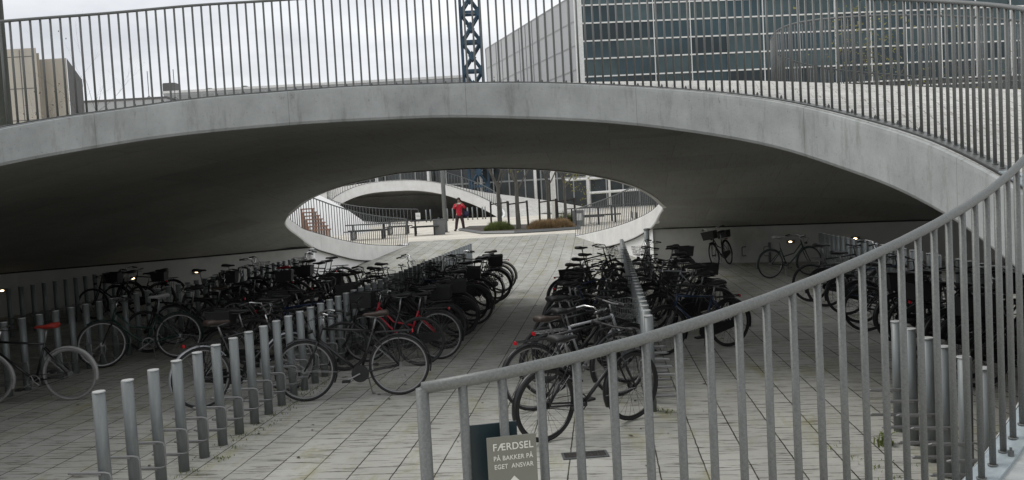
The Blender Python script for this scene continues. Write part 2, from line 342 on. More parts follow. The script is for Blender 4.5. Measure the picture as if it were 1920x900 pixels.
def sheet(name, outer, holes, zf, step, m_, parent=None, zedge=None, smooth=True, flip=False, extra=None):
    pts = []; edges = []
    for lp in [outer] + holes:
        b = len(pts); pts += [Vector(p) for p in lp]; edges += [(b + i, b + (i + 1) % len(lp)) for i in range(len(lp))]
    xs = [p[0] for p in outer]; ys = [p[1] for p in outer]
    bpts = np.array([(p.x, p.y) for p in pts])
    j = 0
    y = min(ys) + step / 2
    while y < max(ys):
        x = min(xs) + (step / 2 if j % 2 else 0)
        while x < max(xs):
            if inside((x, y), outer) and not any(inside((x, y), h) for h in holes) and np.min(np.hypot(bpts[:, 0] - x, bpts[:, 1] - y)) > step * .45:
                pts.append(Vector((x, y)))
            x += step
        y += step * .87; j += 1
    v, e, f, _, _, _ = delaunay_2d_cdt(pts, edges, [], 0, 1e-6)
    bm = bmesh.new(); vs = [bm.verts.new((p.x, p.y, zf(p.x, p.y))) for p in v]
    for t in f:
        c = (sum(v[i].x for i in t) / len(t), sum(v[i].y for i in t) / len(t))
        if inside(c, outer) and not any(inside(c, h) for h in holes):
            try: bm.faces.new([vs[i] for i in (t[::-1] if flip else t)])
            except ValueError: pass
    for q in [q for q in bm.verts if not q.link_faces]: bm.verts.remove(q)
    return obj(name, bm, m_, parent, smooth)
# heights
ctl = [(*p1(a), z1top(a)) for a in np.linspace(-78, 230, 52)] + [(*ring2[i], z2top(s2[i])) for i in range(0, len(ring2), 4)] + \
      [(*p3(a), z3top(a)) for a in np.linspace(-100, 260, 19)[:-1]] + [(*p, .57) for p in footLf[::2] + footRf[::2]] + \
      [(1.05, 12.6, 3.88), (3.9, 13, 3.80), (-1, 14.5, 3.86), (-6, 14, 3.45), (-10, 15, 2.6), (-12.7, 20, 1.7), (-9.3, 22.4, 1.75), (12.6, 17.5, 2.1), (9, 22, 1.9), (6.2, 8, 2.9), (9, 7, 2.2), (-9, 9, 2.3)]
zout = TPS(ctl)
ctl2 = [(*p1(a), z1bot(a)) for a in np.linspace(-40, 214, 50)] + [(*ring2[i], z2bot(s2[i])) for i in range(len(ring2)) if 8.6 < s2[i] < 28.8][::3] + \
       [(*p3(a), z3top(a) - .5) for a in np.linspace(-100, 260, 19)[:-1]] + [(*p, 1.08) for p in wallLf[3::2] + wallRf[3::2]] + \
       [(-1, 14.5, 3.42), (-6, 14, 2.95), (4, 14, 3.2), (1, 17, 3.2), (-10, 15, 2.1)]
zso = TPS(ctl2)
# ------------------------------------------------------------------ ground
gapfar = [(-4.35, 36.0), (2.7, 36.0)]
r2L = [p for p, s in zip(ring2, s2) if s <= 8.9]; r2R = [p for p, s in zip(ring2, s2) if s >= 28.5]
def offs(P, d):
    o = []
    for i, p in enumerate(P):
        a = P[max(i - 1, 0)]; b = P[min(i + 1, len(P) - 1)]; t = Vector((b[0] - a[0], b[1] - a[1])).normalized(); o.append((p[0] - t.y * d, p[1] + t.x * d))
    return o
w2L = offs(r2L, -.07)        # recessed wall behind the fascia of the far flanks (outside of the opening)
w2R = offs(r2R, -.07)
if abs(w2L[5][0]) < abs(r2L[5][0]): w2L = offs(r2L, .07); w2R = offs(r2R, .07)
arcL = [p1(a, .02) for a in (230, 226)]; arcR = [p1(a, .02) for a in (-46, -50, -54, -58, -62, -66, -70, -74, -78)]
floor_poly = [gapfar[0]] + w2L + wallLf[::-1] + arcL[::-1] + arcR[::-1] + wallRf + w2R + [gapfar[1]]
def zfloor(x, y):
    if y > 27 and -7.5 < x < 5.5: return PZ * min(1, (y - 27) / 8.8)
    if y < 6 and -4.6 < x < 0.6:
        e = 2.4 if x > -.5 else 3.2
        k = min(1, max(0, (5.9 - y) / (5.9 - e))) ; side = 1 if x < .0 else max(0, 1 - x / .6); return PZ * k * side
    return 0.
sheet('floor', floor_poly, [], zfloor, .5, MT['floor'], smooth=False)['kind'] = 'structure'
S = 600
plaza_o = [(-S, -60), (S, -60), (S, S), (-S, S)]
bm = None
sheet('ground', [(-60, -20), (60, -20), (60, 130), (-60, 130)], [floor_poly], lambda x, y: PZ, 6, MT['plaza'], smooth=False)['kind'] = 'structure'
bm = bmesh.new()
for lo, hi in (((-1200, -400), (-60, 1500)), ((60, -400), (1200, 1500)), ((-60, 130), (60, 1500)), ((-60, -400), (60, -20))):
    vs = [bm.verts.new((x, y, PZ)) for x, y in ((lo[0], lo[1]), (hi[0], lo[1]), (hi[0], hi[1]), (lo[0], hi[1]))]; bm.faces.new(vs)
tag(obj('pavement', bm, MT['plaza']), kind='structure')
# ------------------------------------------------------------------ bike hill (shell, soffit, fascias, walls)
hill = empty('concrete_bike_hill', (0, 12, 0), label='large pale concrete hill arching over the sunken bicycle parking', cat='concrete hill')
hill.location = (0, 0, 0)
outer_poly = [ring2[0]] + footLf + [ring1[-1]] + ring1[::-1][1:] + footRf + [ring2[-1]] + ring2[::-1][1:-1]
def zo(x, y): return zout(x, y)
top = sheet('hilltop_paving', outer_poly, [ring3], zo, .45, MT['hilltop'], hill)
sof_poly = [p for p, s in zip(ring2, s2) if 8.7 <= s <= 28.7]
sof_poly = sof_poly + wallRf[::-1] + [p1(a) for a in np.linspace(-40, 220, 130)] + wallLf
def zs(x, y): return min(zso(x, y), zout(x, y) - .12)
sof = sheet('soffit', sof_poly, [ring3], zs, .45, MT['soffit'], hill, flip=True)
def band(name, pts, zt, zb, m_, parent, close=False, bevel=.025, inward=1, lip=.0):
    """fascia strip with UVs in metres, chamfered top and bottom arris; inward = side the face looks to"""
    bm = bmesh.new(); uvl = bm.loops.layers.uv.new('UVMap'); n = len(pts); rows = []
    cum = 0; cums = []
    for i in range(n):
        if i: cum += math.hypot(pts[i][0] - pts[i-1][0], pts[i][1] - pts[i-1][1])
        cums.append(cum)
        a = pts[i - 1] if (i or close) else pts[0]; b = pts[(i + 1) % n] if (i < n - 1 or close) else pts[-1]
        t = Vector((b[0] - a[0], b[1] - a[1], 0)).normalized(); nn = Vector((-t.y, t.x, 0)) * inward
        p = Vector((pts[i][0], pts[i][1], 0)); T, B = zt[i], max(zb[i], -.05)
        prof = [(-.25, T + .003), (-.02, T + .004), (bevel - .003, T - .016), (bevel, T - .05), (bevel, B + .03), (bevel - .02, B - .002), (-.1, B - .004)]
        rows.append([bm.verts.new(p + nn * o + Vector((0, 0, z))) for o, z in prof])
    for i in range(n - (0 if close else 1)):
        a, b = rows[i], rows[(i + 1) % n]
        for k in range(len(a) - 1):
            f = bm.faces.new((a[k], a[k+1], b[k+1], b[k]) if inward < 0 else (a[k], b[k], b[k+1], a[k+1]))
            for lp in f.loops:
                v = lp.vert; ii = i if v in a else (i + 1); u = cums[ii % n] if ii < n else cums[-1] + .2
                vz = .5 - (zt[ii % n] - v.co.z); lp[uvl].uv = (u, vz)
    bmesh.ops.recalc_face_normals(bm, faces=bm.faces) if False else None
    if not close:
        for r_ in (rows[0], rows[-1]):
            try: bm.faces.new(r_)
            except ValueError: pass
    return obj(name, bm, m_, parent)
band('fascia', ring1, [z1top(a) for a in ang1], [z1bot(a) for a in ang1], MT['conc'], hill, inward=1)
band('fascia', ring2, [z2top(s) for s in s2], [min(z2bot(s), z2top(s) - .2) if 0 < s < S2 else 0 for s in s2], MT['conc_lit'], hill, inward=-1 if False else 1)
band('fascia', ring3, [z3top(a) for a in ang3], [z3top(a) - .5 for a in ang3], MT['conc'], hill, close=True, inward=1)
def wallmesh(name, pts, zt, m_, parent, th=.15, zb=-.1):
    bm = bmesh.new(); n = len(pts)
    rows = [[bm.verts.new((*pts[i], zb)), bm.verts.new((*pts[i], zt[i]))] for i in range(n)]
    for i in range(n - 1): bm.faces.new((rows[i][0], rows[i+1][0], rows[i+1][1], rows[i][1]))
    return obj(name, bm, m_, parent)
wallmesh('retaining_wall', wallLf, [1.08 if 1 < i else .6 for i in range(len(wallLf))], MT['wall'], hill)
wallmesh('retaining_wall', wallRf, [1.08 if 1 < i else .6 for i in range(len(wallRf))], MT['wall'], hill)
wallmesh('flank_wall', [wallLf[-1]] + w2L[::-1], [1.08] + [max(.02, z2bot(s)) + .04 for s in [q for q in s2 if q <= 8.9]][::-1], MT['conc_far'], hill)
wallmesh('flank_wall', [wallRf[-1]] + w2R, [1.08] + [max(.02, z2bot(s)) + .04 for s in [q for q in s2 if q >= 28.5]], MT['conc_far'], hill)
# dark joint strips under the soffit along the walls
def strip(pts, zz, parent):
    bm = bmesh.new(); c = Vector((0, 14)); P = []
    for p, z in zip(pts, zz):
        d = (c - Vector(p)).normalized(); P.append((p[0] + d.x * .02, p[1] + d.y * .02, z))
    tube(bm, P, .022, 5); return obj('joint_and_shadow_strip', bm, MT['groove_and_shadow'], parent)
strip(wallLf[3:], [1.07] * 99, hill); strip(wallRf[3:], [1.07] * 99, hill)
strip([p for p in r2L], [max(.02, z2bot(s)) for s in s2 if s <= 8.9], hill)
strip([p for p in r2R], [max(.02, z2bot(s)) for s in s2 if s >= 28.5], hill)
# vertical joints on the walls
for x, y in ((107, 540), (1243, 450), (1540, 450)):
    pass
# ------------------------------------------------------------------ railings
balmesh = {}
def baluster_mesh(h, r, m_, key):
    if key in balmesh: return balmesh[key]
    bm = bmesh.new(); tube(bm, [(0, 0, 0), (0, 0, h)], r, 8)
    tube(bm, [(0, 0, 0), (0, 0, .006)], r * 1.55, 8)
    me = bpy.data.meshes.new('baluster'); bm.to_mesh(me); bm.free(); me.materials.append(m_)
    for p in me.polygons: p.use_smooth = len(p.vertices) == 4
    balmesh[key] = me; return me
def railing(root, pts, zt, h, spacing, rb, rr, m_, plate=None, bolts=False, nmax=100, key='a', rm=None, pw=.055, hf=None):
    """pts path (xy) with base heights zt; parts: handrail, base_plate, end_post, balusters, bolts"""
    P = np.array([(p[0], p[1], z) for p, z in zip(pts, zt)]); s = np.r_[0, np.cumsum(np.linalg.norm(np.diff(P[:, :2], axis=0), axis=1))]
    def at(t): return Vector((float(np.interp(t, s, P[:, 0])), float(np.interp(t, s, P[:, 1])), float(np.interp(t, s, P[:, 2]))))
    n = int(s[-1] / spacing); bm = bmesh.new(); H_ = lambda t: h * (hf(t / s[-1]) if hf else 1)
    tube(bm, [at(s[-1] * i / (n // 2)) + Vector((0, 0, H_(s[-1] * i / (n // 2)))) for i in range(n // 2 + 1)], rr, 10); obj('handrail', bm, rm or m_, root, True)
    bm = bmesh.new()
    for k in range(n // 2):
        a, b = at(s[-1] * k / (n // 2)), at(s[-1] * (k + 1) / (n // 2)); t = (b - a); t.z = 0; t.normalize(); nn = Vector((-t.y, t.x, 0)) * pw
        if k == 0: q = [bm.verts.new(a + o + Vector((0, 0, z))) for o, z in ((-nn, .0), (-nn, .014), (nn, .014), (nn, .0))]
        q2 = [bm.verts.new(b + o + Vector((0, 0, z))) for o, z in ((-nn, .0), (-nn, .014), (nn, .014), (nn, .0))]
        for i in range(4): bm.faces.new((q[i], q[(i+1) % 4], q2[(i+1) % 4], q2[i]))
        q = q2
        if bolts and k == (n // 2) // 5: obj('base_plate', bm, plate, root); bm = bmesh.new(); q = [bm.verts.new(b + o + Vector((0, 0, z))) for o, z in ((-nn, .0), (-nn, .014), (nn, .014), (nn, .0))]
    obj('base_plate', bm, m_, root)
    if bolts:
        bm = bmesh.new(); tube(bm, [at(s[-1] * k / 160) + Vector((0, 0, .001)) + (lambda t_: Vector((-t_.y, t_.x, 0)).normalized() * (pw + .004))(at(min(s[-1], s[-1] * (k + 1) / 160)) - at(s[-1] * max(k - 1, 0) / 160)) for k in range(161)], .007, 4); obj('joint_and_shadow_strip', bm, MT['groove_and_shadow'], root)  # dark tube drawn as the shadow line along the plate edge
    for t in (0, s[-1]):
        p = at(t); bm = bmesh.new(); tube(bm, [p, p + Vector((0, 0, h))], rb * 1.35 if key == 'near' else rb, 8); obj('end_post', bm, m_, root, True)
    ts = [spacing * (i + 1.0) for i in range(n - 1)]
    me = baluster_mesh(h, rb, m_, key)
    B = [at(t) + Vector((0, 0, .012)) for t in ts]
    order = sorted(range(len(B)), key=lambda i: (0 if visible(B[i] + Vector((0, 0, h * .5))) or visible(B[i] + Vector((0, 0, h))) else 1, (B[i] - cam.location).length))
    for i in order[:nmax]: link('baluster', me, root, B[i]).scale = (1, 1, (H_(ts[i]) - .012) / h)
    rest = order[nmax:]
    if rest:
        bm = bmesh.new()
        for i in rest: tube(bm, [B[i], B[i] + Vector((0, 0, H_(ts[i]) - .012))], rb, 8)
        tag(obj('baluster', bm, m_, root), kind='stuff')
    if bolts:
        bb = bmesh.new(); tube(bb, [(0, 0, 0), (0, 0, .022)], .013, 6); tube(bb, [(0, 0, 0), (0, 0, .035)], .006, 6)
        bme = bpy.data.meshes.new('bolt'); bb.to_mesh(bme); bb.free(); bme.materials.append(MT['steel_up']); k = 0
        for t in np.arange(.2, s[-1], .33):
            a = at(t); b = at(t + .02); tt = (b - a); tt.z = 0; tt.normalize(); nn = Vector((-tt.y, tt.x, 0))
            q = a + nn * -.035 + Vector((0, 0, .013))
            if visible(q) and k < 60: link('bolt', bme, root, q); k += 1
rail1 = empty('ring_railing', label='long galvanised railing sweeping from the near end post round the opening over the bicycles', cat='railing')
a1 = np.linspace(-77.45, 230, 400)
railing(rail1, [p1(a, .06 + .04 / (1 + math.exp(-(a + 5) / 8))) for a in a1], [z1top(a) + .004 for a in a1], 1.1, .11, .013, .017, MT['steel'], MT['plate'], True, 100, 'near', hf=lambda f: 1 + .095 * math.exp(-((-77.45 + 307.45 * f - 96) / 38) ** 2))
rail2 = empty('ring_railing', label='railing round the far oval opening, ending beside the way out to the plaza', cat='railing')
railing(rail2, offs(ring2, -.06) if abs(offs(ring2, -.06)[8][0]) > abs(ring2[8][0]) else offs(ring2, .06), [z2top(s) + .004 for s in s2], 1.1, .2, .013, .02, MT['steel_up'], None, False, 100, 'far')
rail3 = empty('ring_railing', label='closed round railing on top of the hill in front of the glass office block', cat='railing')
a3 = list(np.linspace(-100, 260, 140))
railing(rail3, [p3(a, .08) for a in a3], [z3top(a) + .004 for a in a3], 1.1, .11, .0115, .0165, MT['steel_up'], None, False, 100, 'top')
# ------------------------------------------------------------------ sign on the railing
def text_bm(s, size, loc, mtx, m_, parent, name='lettering', ext=.0006, sx=1.0):
    cu = bpy.data.curves.new('t', 'FONT'); cu.body = s; cu.size = size; cu.extrude = ext; cu.space_character = 1.05; cu.offset = size * .012
    o = bpy.data.objects.new('t', cu); col.objects.link(o)
    dg = bpy.context.evaluated_depsgraph_get(); dg.update(); me = bpy.data.meshes.new_from_object(o.evaluated_get(dg))
    bpy.data.objects.remove(o); me.materials.clear(); me.materials.append(m_)
    xs = [v.co.x for v in me.vertices]; w_ = max(xs) - min(xs)
    q = link(name, me, parent); q.matrix_local = mtx @ Matrix.Translation(loc) @ Matrix.Scale(sx, 4, (1, 0, 0))
    return q, w_
sign = empty('railing_sign', label='small two panel sign clamped to the near railing bars with white lettering', cat='sign')
tl, tr = at_Y(912, 824, 2.225), at_Y(1004, 811, 2.25)
ux = Vector((tr.x - tl.x, tr.y - tl.y, 0)); W = ux.length; ux.normalize(); uz = Vector((0, 0, 1)); uy = uz.cross(ux)
SM = Matrix(((ux.x, uy.x, uz.x, tl.x), (ux.y, uy.y, uz.y, tl.y), (ux.z, uy.z, uz.z, (tl.z + tr.z) / 2 + .001), (0, 0, 0, 1)))
bm = bmesh.new(); box(bm, (0, -.002, -.19), (W, .002, 0)); bmesh.ops.bevel(bm, geom=bm.edges[:], offset=.001, segments=1); o = obj('front_panel', bm, MT['signf'], sign); o.matrix_local = SM
bm = bmesh.new(); box(bm, (-.037, .095, -.185), (W - .032, .10, .012)); o = obj('back_panel', bm, MT['signb'], sign); o.matrix_local = SM
bm = bmesh.new(); box(bm, (.02, .002, -.12), (.03, .095, -.11)); box(bm, (.08, .002, -.12), (.09, .095, -.11)); o = obj('clamp', bm, MT['steel'], sign); o.matrix_local = SM
RX = Matrix.Rotation(R(90), 4, 'X')
for s, x0, x1, z, sz in (('FÆRDSEL', .0145, .122, -.036, .0265), ('PÅ BAKKER PÅ', .0155, .121, -.063, .0172), ('EGET  ANSVAR', .0165, .121, -.0855, .0172)):
    q, w_ = text_bm(s, sz, (0, 0, 0), Matrix.Identity(4), MT['letter'], sign)
    q.matrix_local = SM @ Matrix.Translation((x0 * W / .132, -.0026, z)) @ RX @ Matrix.Scale((x1 - x0) * W / .132 / w_, 4, (1, 0, 0))
bm = bmesh.new(); vs = [bm.verts.new(p) for p in ((.069, 0, -.107), (.083, 0, -.122), (.077, 0, -.122), (.077, 0, -.15), (.061, 0, -.15), (.061, 0, -.122), (.055, 0, -.122))]
f = bm.faces.new(vs); r_ = bmesh.ops.extrude_face_region(bm, geom=[f])
for v in r_['geom']:
    if isinstance(v, bmesh.types.BMVert): v.co.y += .0012
o = obj('arrow', bm, MT['letter'], sign); o.matrix_local = SM @ Matrix.Translation((0, -.0034, 0))
# ------------------------------------------------------------------ bicycle posts
ORD = ['', 'first', 'second', 'third', 'fourth', 'fifth', 'sixth', 'seventh', 'eighth', 'ninth', 'tenth', 'eleventh', 'twelfth', 'thirteenth', 'fourteenth', 'fifteenth', 'sixteenth', 'seventeenth', 'eighteenth', 'nineteenth']
TENS = {2: 'twent', 3: 'thirt', 4: 'fort', 5: 'fift'}
def ordn(n):
    if n < 20: return ORD[n]
    t, u = divmod(n, 10); return TENS[t] + ('ieth' if u == 0 else 'y-' + ORD[u])
def post_meshes():
    bm = bmesh.new(); tube(bm, [(0, 0, 0), (0, 0, .992)], .0465, 20); 
    me = bpy.data.meshes.new('post_tube'); bm.to_mesh(me); bm.free(); me.materials.append(MT['post'])
    for p in me.polygons: p.use_smooth = len(p.vertices) == 4
    bm = bmesh.new(); tube(bm, [(0, 0, .992), (0, 0, 1.0)], [.048, .0455], 20); mc = bpy.data.meshes.new('post_cap'); bm.to_mesh(mc); bm.free(); mc.materials.append(MT['posttop'])
    bm = bmesh.new(); tube(bm, [(0, 0, -.01), (0, 0, .004)], .065, 16); mb = bpy.data.meshes.new('foot_ring'); bm.to_mesh(mb); bm.free(); mb.materials.append(MT['drain'])
    hs = []
    for sd_ in (-1, 1):
        bm = bmesh.new()
        for dy in (-.063, -.035):
            pts = [(sd_ * .24, dy, .40), (-sd_ * .04, dy, .40), (-sd_ * .075, dy, .39), (-sd_ * .085, dy, .365), (-sd_ * .085, dy, .215), (-sd_ * .075, dy, .19), (-sd_ * .04, dy, .18), (sd_ * .24, dy, .18)]
            if dy == -.035: pts = [(sd_ * .24, dy, .38), (sd_ * .0, -.05, .38)]; tube(bm, pts, .007, 6); tube(bm, [(sd_ * .24, dy, .16), (sd_ * .0, -.05, .16)], .007, 6)
            else: tube(bm, pts, .008, 6)
        for z in (.39, .17): tube(bm, [(sd_ * .24, -.063, z + .01), (sd_ * .26, -.05, z), (sd_ * .24, -.035, z - .01)], .0075, 6)
        mh = bpy.data.meshes.new('wheel_hoop'); bm.to_mesh(mh); bm.free(); mh.materials.append(MT['alu']); hs.append(mh)
    return me, mc, mb, hs
PM = post_meshes()
def post_row(x0, y0, slope, ys, side, rowlabel, group, hoops=True, sc_=1.0, hide=None):
    for i, y in enumerate(ys):
        x = x0 + slope * (y - y0)
        z = zfloor(x, y) - .005
        nm = 'nearest' if i == 0 else ordn(i + 1)
        t = empty('bicycle_post', (x, y, z), math.atan(-slope) * 1.0, f'round steel bicycle post, {nm} from the camera in {rowlabel}', 'bollard', group)
        t.scale = (1, 1, sc_)
        link('post_tube', PM[0], t, (0, 0, 0), (random.uniform(-.006, .006), random.uniform(-.006, .006), 0)); link('post_cap', PM[1], t); link('foot_ring', PM[2], t)
        if hoops: link('wheel_hoop', PM[3][0 if side < 0 else 1], t)
rowA = lambda y: -3.153 + .1057 * (y - 6.336)
rowB = lambda y: 1.350 + .1117 * (y - 8.69)
rowC = lambda y: -10.165 + .118 * (y - 17.18)
rowD = lambda y: -6.756 + .104 * (y - 11.2)
rowF = lambda y: 7.238 + .112 * (y - 17.99)
ysA = [6.336 + .39 * i for i in range(48)]
post_row(-3.153, 6.336, .1057, ysA, -1, 'the long centre row', 'bicycle posts')
ysB = [8.69 + .39 * i for i in range(37)]
post_row(1.35, 8.69, .1117, ysB, 1, 'the end-on row', 'bicycle posts')
ysD = [10.84 + .36 * i for i in range(32)]
post_row(-6.756, 11.2, .104, ysD, -1, 'the row behind the red saddle', 'bicycle posts')
ysC = [16.4 + .36 * i for i in range(14)]
post_row(-10.165, 17.18, .118, ysC, 1, 'the darkest leftmost row', 'bicycle posts')
ysF = [8.8 + .39 * i for i in range(32)]
post_row(7.238, 17.99, .112, ysF, -1, 'the far right row', 'bicycle posts')
ysE = [5.55, 5.92, 6.32, 6.69, 7.13, 7.54]
post_row(3.055, 5.55, .16, ysE, -1, 'the short row behind the railing', 'bicycle posts')
# short stub posts with hoops along the right back wall
for i, xx in enumerate((1323, 1403, 1444, 1365)):
    p = at_z(xx, 492, 0); t = empty('wall_bicycle_post', (p.x, p.y, 0), .3, ['short post with a square hoop nearest the edge of the far opening', 'short post with a square hoop in the middle of the right back wall', 'short post with a square hoop farthest right on the back wall', 'short post right beside the bicycle with two baskets'][i], 'bollard', 'short posts along the right back wall')
    o = link('post_tube', PM[0], t); o.scale = (.75, .75, .58)
    bm = bmesh.new(); tube(bm, [(-.02, 0, .46), (-.17, 0, .46), (-.19, 0, .44), (-.19, 0, .22), (-.17, 0, .2), (-.02, 0, .2)], .01, 6); obj('wheel_hoop', bm, MT['steel_up'], t)
# round columns where the back walls meet the far opening
for (x, y, z, lb) in ((-6.02, 25.6, 1.05, 'pale round column where the left wall meets the far opening'), (4.05, 25.6, 1.12, 'grey round column where the right wall meets the far opening')):
    t = empty('round_column', (x, y, 0), 0, lb, 'column', 'columns beside the far opening'); obj('shaft', rod((0, 0, 0), (0, 0, z), .08, 16), MT['post'] if x > 0 else MT['conc_far'], t, True)
    obj('collar', rod((0, 0, z - .05), (0, 0, z - .02), .095, 16), MT['steel_up'], t, True)
# small warm lamps set in the back walls
def near_wall(px_, py_, chain):
    d = ray(px_, py_); best = None
    for a, b in zip(chain[:-1], chain[1:]):
        e = (b[0]-a[0], b[1]-a[1]); det = d.x * -e[1] + e[0] * d.y
        if abs(det) < 1e-9: continue
        t = (a[0] * -e[1] + e[0] * a[1]) / det; k = (d.x * a[1] - d.y * a[0]) / det
        if 0 <= k <= 1 and t > 0 and (best is None or t > best): best = t
    return Vector((0, 0, HC)) + d * best if best else None
for x, y, ch, lb in ((248, 522, wallLf, 'small glowing wall lamp nearest the posts of the darkest leftmost row'), (368, 510, wallLf, 'small glowing wall lamp in the left wall behind the crowded bicycles'),
                     (2, 545, wallLf, 'small glowing wall lamp at the left edge of the picture'), (1483, 453, wallRf, 'small glowing wall lamp by the lone bicycle under the hill'), (1605, 447, wallRf, 'small glowing wall lamp above the far right row of posts')):
    p = near_wall(x, y, ch)
    if p is None: continue
    d = (Vector((-1, 12, 0)) - p); d.z = 0; d.normalize(); p = p + d * .05
    t = empty('wall_lamp', p, math.atan2(d.y, d.x), lb, 'lamp', 'wall lamps under the hill')
    bm = bmesh.new(); box(bm, (-.05, -.11, -.05), (0, .11, .05)); obj('housing', bm, MT['steel_up'], t)
    bm = bmesh.new(); bmesh.ops.create_uvsphere(bm, u_segments=10, v_segments=6, radius=1, matrix=Matrix.Diagonal((.02, .05, .02, 1)).copy()); obj('lens', bm, MT['lamp'], t, True)
# ------------------------------------------------------------------ bicycles
def wheel_meshes():
    out = {}
    for k, m_ in (('tyre', MT['rubber']), ('tyre_grey', MT['greywall'])):
        bm = bmesh.new(); tube(bm, circle_pts((0, 0, 0), .333, 44), .018, 8, True); me = bpy.data.meshes.new('tyre'); bm.to_mesh(me); bm.free(); me.materials.append(m_); out[k] = me
        for p in me.polygons: p.use_smooth = True
    for k, m_ in (('rim', MT['alu']), ('rim_black', MT['black'])):
        bm = bmesh.new()
        n = 44; a = [[bm.verts.new((r_ * math.cos(2*math.pi*i/n), y_, r_ * math.sin(2*math.pi*i/n))) for i in range(n)] for r_, y_ in ((.322, -.011), (.304, -.009), (.304, .009), (.322, .011))]
        for q in range(4):
            A, B = a[q], a[(q + 1) % 4]
            for i in range(n): bm.faces.new((A[i], A[(i+1) % n], B[(i+1) % n], B[i]))
        tube(bm, [(0, -.05, 0), (0, .05, 0)], .018, 8); tube(bm, [(0, -.06, 0), (0, .06, 0)], .007, 6)
        for s_ in (-1, 1): tube(bm, [(0, s_ * .033, 0), (0, s_ * .037, 0)], .03, 10)
        for i in range(28):
            s_ = 1 if i % 2 else -1; a1_ = 2 * math.pi * i / 28; a0 = a1_ + (.9 if (i // 2) % 2 else -.9)
            tube(bm, [(.026 * math.cos(a0), s_ * .035, .026 * math.sin(a0)), (.306 * math.cos(a1_), 0, .306 * math.sin(a1_))], .0014, 3, caps=False)
        me = bpy.data.meshes.new('rim'); bm.to_mesh(me); bm.free(); me.materials.append(m_); out[k] = me
    return out
WM = wheel_meshes()
def arc(c, r, a0, a1, n, y=0): return [(c[0] + r * math.cos(R(a0 + (a1 - a0) * i / n)), y, c[2] + r * math.sin(R(a0 + (a1 - a0) * i / n))) for i in range(n + 1)]
def make_bike(kind='diamond', paint='black', saddle='blackm', guards='black', rack=True, basket=None, bar='city', tyre='tyre', rim='rim', barm='chrome', chain='guard', seat_h=.93, rear_light=True, stand=True, crate=False, disc=False):
    t = empty('bicycle'); P = MT[paint]; rh, fh, bb = (-1.08, 0, .351), (0, 0, .351), (-.63, 0, .285)
    st = (-.80, 0, .78 if kind == 'diamond' else .72); ht, hb = (-.225, 0, .86), (-.165, 0, .68)
    bm = bmesh.new()
    if kind == 'diamond':
        tube(bm, [(-.79, 0, .765), (-.215, 0, .825)], .0155, 8); tube(bm, [(-.172, 0, .70), bb], .0185, 8)
    else:
        tube(bm, [(-.172, 0, .70), (-.36, 0, .50), (-.52, 0, .345), bb], .019, 8); tube(bm, [(-.21, 0, .80), (-.42, 0, .57), (-.73, 0, .50)], .014, 8)
    tube(bm, [bb, st], .016, 8); tube(bm, [hb, ht], .02, 8)
    for s_ in (-1, 1):
        tube(bm, [(bb[0], s_ * .03, bb[2]), (-.72, s_ * .045, .30), (rh[0], s_ * .058, rh[2])], .010, 6)
        tube(bm, [(st[0] + .01, s_ * .02, st[2] - .06), (rh[0], s_ * .058, rh[2])], .009, 6)
    tube(bm, [(bb[0], -.035, bb[2]), (bb[0], .035, bb[2])], .024, 8); obj('frame', bm, P, t, True)
    bm = bmesh.new()
    for s_ in (-1, 1): tube(bm, [(-.162, s_ * .05, .67), (-.10, s_ * .055, .53), (-.035, s_ * .056, .41), (0, s_ * .056, .351)], [.014, .013, .010, .009], 6)
    tube(bm, [(-.162, -.05, .67), (-.162, .05, .67)], .016, 6); obj('fork', bm, MT['black'] if paint != 'grey' else P, t, True)
    # wheels
    for nm, h in (('rear_wheel', rh), ('front_wheel', fh)):
        wh = link('wheel', WM[rim], t, h, (0, random.uniform(0, 3), 0)); link('tyre', WM[tyre], wh)
    # handlebar
    bm = bmesh.new(); tube(bm, [ht, (-.25, 0, .97)], .012, 6)
    if bar == 'city':
        hp = [(-.45, -.30, .98), (-.34, -.29, 1.0), (-.26, -.24, 1.02), (-.20, -.12, 1.0), (-.235, 0, .975), (-.20, .12, 1.0), (-.26, .24, 1.02), (-.34, .29, 1.0), (-.45, .30, .98)]
    elif bar == 'flat': hp = [(-.25, -.30, 1.0), (-.22, -.12, .985), (-.21, 0, .975), (-.22, .12, .985), (-.25, .30, 1.0)]
    else: hp = [(-.44, -.31, 1.09), (-.30, -.29, 1.12), (-.22, -.16, 1.10), (-.215, -.05, .985), (-.235, 0, .975), (-.215, .05, .985), (-.22, .16, 1.10), (-.30, .29, 1.12), (-.44, .31, 1.09)]
    tube(bm, hp, .011, 8); h_ = obj('handlebar', bm, MT[barm], t, True)
    for s_ in (0, -1):
        a, b = Vector(hp[s_]), Vector(hp[1 if s_ == 0 else -2]); b = a + (b - a).normalized() * min(.12, (b - a).length); bm = bmesh.new(); tube(bm, [a, b], .0165, 8); obj('grip', bm, MT['blackm'], h_, True)
    bm = bmesh.new()
    for s_ in (-1, 1): a = Vector(hp[1 if s_ < 0 else -2]); tube(bm, [a + Vector((.03, -s_ * .02, 0)), a + Vector((.06, 0, -.03)), a + Vector((-.07, s_ * .02, -.045))], .006, 5)
    for s_ in (-1, 1): a = Vector(hp[1 if s_ < 0 else -2]); tube(bm, [a + Vector((.05, 0, -.02)), (-.08, s_ * .12, .93), (-.11, s_ * .03, .80), (-.16, 0, .68)], .003, 4)
    obj('brake_lever', bm, MT['blackm'], h_)
    # seat
    bm = bmesh.new(); tube(bm, [st, (-.845, 0, seat_h)], .0125, 8); obj('seat_post', bm, MT['alu'], t, True)
    bm = bmesh.new(); prof = [(-.99, .085, .0, .03), (-.97, .10, .015, .045), (-.90, .095, .012, .045), (-.84, .06, .0, .038), (-.78, .032, -.002, .03), (-.72, .024, -.002, .028), (-.69, .012, -.012, .02)]
